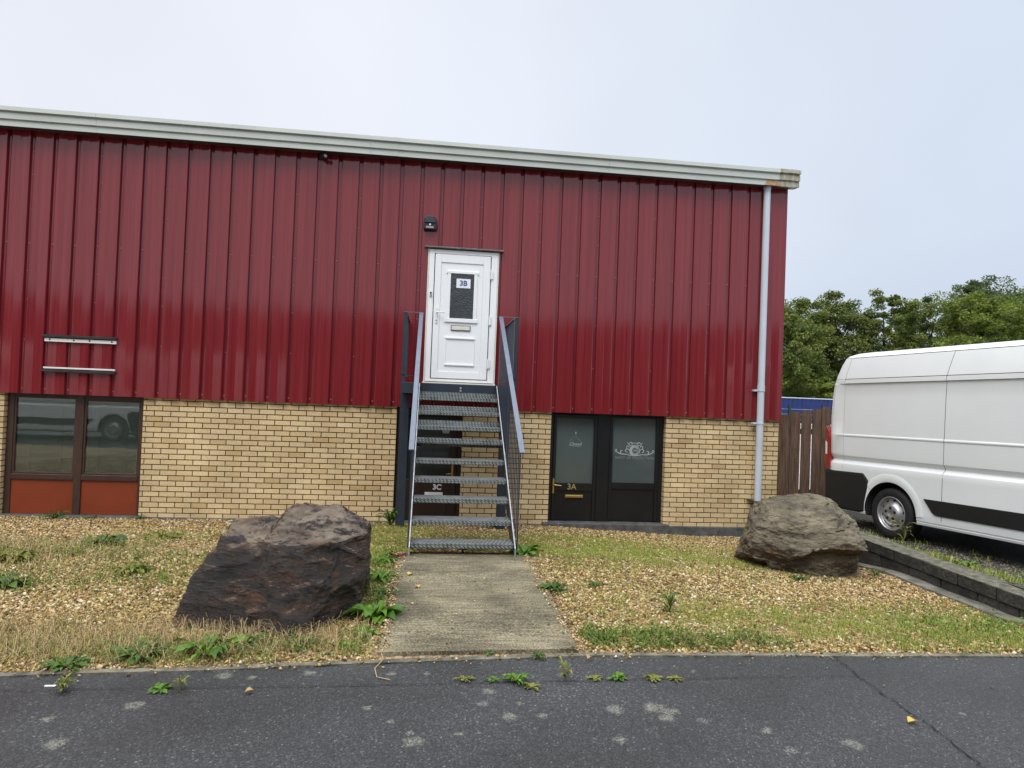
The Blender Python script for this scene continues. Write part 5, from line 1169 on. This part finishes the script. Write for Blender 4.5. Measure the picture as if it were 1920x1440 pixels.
tag(rawmesh('dry_grass', V_, F_, straw_m), 'straw coloured dead grass round the dark boulder', 'dry grass', kind='stuff')
yzv = np.vectorize(yz)
def yard_d(x, y): return np.clip(.9*cluster(3.5, 6.1, .0, .45)(x, y)*np.exp(-((x-5.35)/.4)**2)+.05, 0, 1)
V_, F_ = blades(16000, (5.12, 6.4), (-6.3, -.5), yard_d, .03, .12, .0035, .9, zf=yzv, keep=lambda x, y: y > -6.35)
tag(rawmesh('yard_weeds', V_, F_, grass_m), 'scrubby weeds on the yard beneath the van', 'weeds', kind='stuff')
V_, F_ = pebbles(14000, (5.15, 6.6), (-6.3, -.4), .007, .022, zf=yzv)
tag(rawmesh('yard_grit', V_, F_, grit), 'grey stone grit on the yard under the van', 'gravel', kind='stuff')

def weed(x, y, size, nl, mat, label, name='weed', up=.55, lobes=0, wid=.22, z=None, seed=None, stem=0, cat='weed'):
    r = random.Random(seed if seed is not None else int((x*13+y*7)*1000)); z = gz(x, y) if z is None else z
    o = None; m = MB()
    nl = int(nl*1.9)
    for k in range(nl):
        a = 2*math.pi*(k*.381966)+r.uniform(-.5, .5); ring = r.random(); L_ = size*(.45+.6*ring)*r.uniform(.75, 1.1); el = up*(1.5-.95*ring)*r.uniform(.6, 1.3); w0 = wid*.72*L_*r.uniform(.7, 1.25)
        seg = 9; d = Vector((math.cos(a), math.sin(a), 0)); pz = Vector((-d.y, d.x, 0)); vs = []; b0 = Vector((x, y, z))+d*.012*r.random()
        zoff = stem*size*r.uniform(0, 1); bend = r.uniform(-.35, .35); tw = r.uniform(-.7, .7); cup = r.uniform(.15, .5); ph = r.uniform(0, 3)
        for i in range(seg+1):
            t = i/seg; arch = math.sin(t*math.pi*.62)*el-.34*t*t*el
            p = b0+d*(L_*t*math.cos(min(1.4, el)*.55))+pz*(bend*L_*t*t)+Vector((0, 0, L_*arch*.75+zoff))
            w = w0*(math.sin(math.pi*min(1, t**1.25*.9+.07))**.8)*((.9+.2*math.sin(9*t+ph)) if not lobes else (.5+.5*(i % 2)))
            w = max(w, .0010); u2 = Vector((0, 0, 1))
            vs += [p+pz*w+u2*w*(cup+tw*t), p, p-pz*w+u2*w*(cup-tw*t)]
        fs = []
        for i in range(seg): fs += [(3*i, 3*i+1, 3*i+4, 3*i+3), (3*i+1, 3*i+2, 3*i+5, 3*i+4)]
        m.add(vs, fs, 0, True)
    if stem: m.tube([(x, y, z-.01), (x+.01, y, z+stem*size*1.05)], .003, 5)
    m.v = [tuple(Vector(v)-Vector((x, y, z))) for v in m.v]
    o = m.build(name, mat, fix=False); o.location = (x, y, z); return tag(o, label, cat)
RZ = .348
weed(1.0, -3.78, .22, 22, weed_m, 'bright green leafy weed at the right foot of the staircase', up=.7)
weed(1.07, -5.02, .15, 26, weed_dark, 'dark feathery weed on the right edge of the concrete path', up=.8, lobes=1, wid=.16)
weed(-.31, -5.66, .235, 20, weed_m, 'large broad leaved weed between the dark boulder and the path', up=.6, wid=.25)
weed(-.36, -6.0, .13, 16, weed_m, 'smaller pale weed at the left edge of the path near the road', up=.5)
weed(-1.24, -6.32, .23, 20, weed_m, 'long toothed dandelion like weed hanging over the kerb before the boulder', up=.6, lobes=1, wid=.2)
weed(-1.05, -6.25, .20, 12, weed_dark, 'dark strap leaved weed just under the front of the boulder', up=.75, wid=.10)
weed(-1.58, -6.36, .20, 22, weed_dark, 'spreading green weed on the kerb left of the boulder', up=.5, lobes=1)
weed(-1.92, -6.50, .15, 16, weed_dark, 'low ragged weed at the left end of the kerb', up=.4, lobes=1)
weed(-.72, -6.24, .15, 14, weed_dark, 'grassy tuft with one broad leaf before the right of the boulder', up=.9, wid=.07)
weed(-.46, -6.2, .085, 10, weed_m, 'tiny green seedling in bare soil left of the path', up=.6)
weed(-5.08, -.30, .22, 26, weed_dark, 'bushy grass tuft under the left pane of the window', up=.9, wid=.08)
weed(-4.62, -.25, .15, 18, weed_dark, 'flat green tuft under the middle of the window', up=.5, wid=.1)
weed(-4.02, -.12, .13, 18, weed_dark, 'small tuft at the brick edge right of the window', up=1.0, wid=.1)
weed(-.47, -.75, .26, 14, weed_dark, 'dark weed at the foot of the left stair post', up=1.1, wid=.14, stem=.5)
weed(1.02, -.55, .16, 16, weed_dark, 'small weed at the wall right of the staircase', up=.9, wid=.12)
weed(-2.25, -1.0, .17, 22, weed_red, 'reddish low plant against the brick wall', up=.8)
weed(-1.9, -.85, .18, 20, weed_olive, 'olive bushy plant against the brick wall beside the reddish one', up=.9)
weed(-.25, -3.95, .14, 20, weed_red, 'dark red creeping weed at the left foot of the staircase', up=.5)
weed(.40, -3.74, .055, 8, weed_m, 'tiny seedling on the back edge of the path under the lowest tread', z=.40)
weed(-.33, -4.15, .15, 20, weed_m, 'pale green clump beside the path just below the staircase', up=.7, wid=.12)
weed(-.34, -4.75, .18, 24, weed_m, 'light green clump beside the path level with the boulder top', up=.7, wid=.12)
weed(-.26, -5.15, .12, 14, weed_dark, 'narrow leaved clump halfway down the left path edge', up=.8, wid=.1)
weed(.26, -6.72, .055, 14, weed_olive, 'small weed in the road joint, left of the group below the path', z=RZ, up=.5)
weed(.42, -6.735, .045, 10, weed_m, 'tiny pale weed in the road joint, middle of the group below the path', z=RZ, up=.7)
weed(.545, -6.75, .085, 18, weed_m, 'biggest weed in the road joint below the path', z=RZ, up=.7, lobes=1)
weed(.62, -6.83, .055, 14, weed_olive, 'olive weed just in front of the biggest road weed', z=RZ, up=.4)
weed(.83, -6.73, .085, 12, weed_olive, 'thin upright reddish weed in the road joint', z=RZ, up=1.2, wid=.12, stem=.7)
weed(1.0, -6.72, .05, 16, weed_olive, 'flat yellow-green moss cushion in the road joint', z=RZ, up=.25)
weed(1.13, -6.72, .065, 18, weed_m, 'bright clover patch in the road joint', z=RZ, up=.4)
weed(1.34, -6.735, .06, 22, weed_olive, 'moss strip in the road joint right of the clover', z=RZ, up=.25)
weed(1.47, -6.735, .05, 18, weed_olive, 'last moss patch at the right end of the road joint', z=RZ, up=.25)
weed(.72, -6.41, .055, 22, weed_dark, 'small grassy tuft on the kerb at the end of the path', z=.355, up=.9, wid=.09)
weed(.42, -6.37, .035, 8, weed_m, 'tiny green sprout in the joint between path and kerb', z=.36)
weed(-1.32, -6.80, .07, 18, weed_m, 'flat creeping weed in the road joint below the boulder', z=RZ, up=.25)
weed(-1.22, -6.81, .06, 14, weed_olive, 'little upright sprig at the end of the creeping weed', z=RZ, up=1.2, wid=.12, stem=.7)
weed(-1.79, -6.80, .065, 22, weed_olive, 'upright bushy sprig in the road joint, far left', z=RZ, up=1.2, wid=.15, stem=.6)
weed(4.62, -3.95, .12, 16, weed_dark, 'green tuft between the tan boulder and the ledge', up=1.0, wid=.09)
weed(3.62, -4.25, .10, 16, weed_dark, 'low weed before the left of the tan boulder', up=.5)
weed(5.66, -2.95, .20, 10, weed_olive, 'tall thin weed in front of the van wheel arch', z=.37, up=1.1, wid=.07, stem=1.0)
weed(5.42, -5.1, .20, 16, weed_dark, 'green weed on the yard near the right edge of the picture', z=.43, up=1.0, wid=.12, stem=.4)
weed(5.3, -4.35, .13, 16, weed_m, 'yellow-green weed just behind the block wall', z=.44, up=.6)
weed(-3.1, -4.95, .20, 28, weed_dark, 'dark leafy patch at the left edge on the gravel', up=.5)
weed(-3.45, -4.2, .19, 26, weed_olive, 'yellow-green bramble patch at the left edge on the gravel', up=.7)
weed(-2.35, -4.55, .17, 22, weed_olive, 'scattered yellow-green weed in the middle of the left gravel', up=.6)
weed(-3.1, -3.4, .22, 26, weed_dark, 'bushy dark weed on the far left gravel', up=.7)
weed(-2.75, -2.7, .18, 20, weed_olive, 'pale bramble shoot below the window', up=.7)
weed(1.85, -5.55, .14, 14, weed_dark, 'single tall weed on the gravel right of the path', up=1.3, wid=.10, stem=.6)
weed(1.45, -4.85, .08, 12, weed_dark, 'small weed on open gravel right of the path', up=.8)
def leaf(x, y, z, s, rot, mat, label):
    m = MB(); vs = []
    for i in range(7):
        t = i/6; w = s*.42*math.sin(math.pi*(t*.9+.05)); zz = .012*math.sin(t*3.1)
        vs += [(s*(t-.5), w, zz+.008), (s*(t-.5), 0, zz), (s*(t-.5), -w, zz+.006)]
    fs = []
    for i in range(6): fs += [(3*i, 3*i+1, 3*i+4, 3*i+3), (3*i+1, 3*i+2, 3*i+5, 3*i+4)]
    o = m.add(vs, fs, 0, True).build('fallen_leaf', mat, fix=False); o.location = (x, y, z); o.rotation_euler = (0, 0, rot); return tag(o, label, 'leaf', 'fallen leaves')
leaf(2.505, -7.31, .352, .050, .3, MAT['yleaf'], 'yellow leaf on the road beside the crack')
leaf(-.10, -4.66, .398, .055, 1.0, MAT['yleaf'], 'yellow leaf on the path, farther from the road')
leaf(-.03, -5.02, .392, .05, 1.9, MAT['yleaf'], 'yellow leaf on the path, nearer the road')
leaf(-.86, -6.86, .352, .04, .4, MAT['oleaf'], 'tan leaf on the road below the boulder')
leaf(1.03, -6.44, .356, .04, .9, MAT['oleaf'], 'orange-brown leaf on the kerb right of the path')
t = MB(); t.tube([(-.23, -6.33, .375), (-.205, -6.45, .362), (-.245, -6.56, .352), (-.225, -6.68, .352), (-.15, -6.72, .352)], .0028, 5); tag(t.build('dry_root', MAT['straw']), 'pale dry root trailing from the path corner onto the road', 'root')
t = MB(); t.box(-1.90, -1.868, -6.76, -6.748, .348, .354); t.box(-1.868, -1.85, -6.758, -6.742, .348, .352); tag(t.build('litter', MAT['white']), 'small scrap of white litter on the road, far left', 'litter')
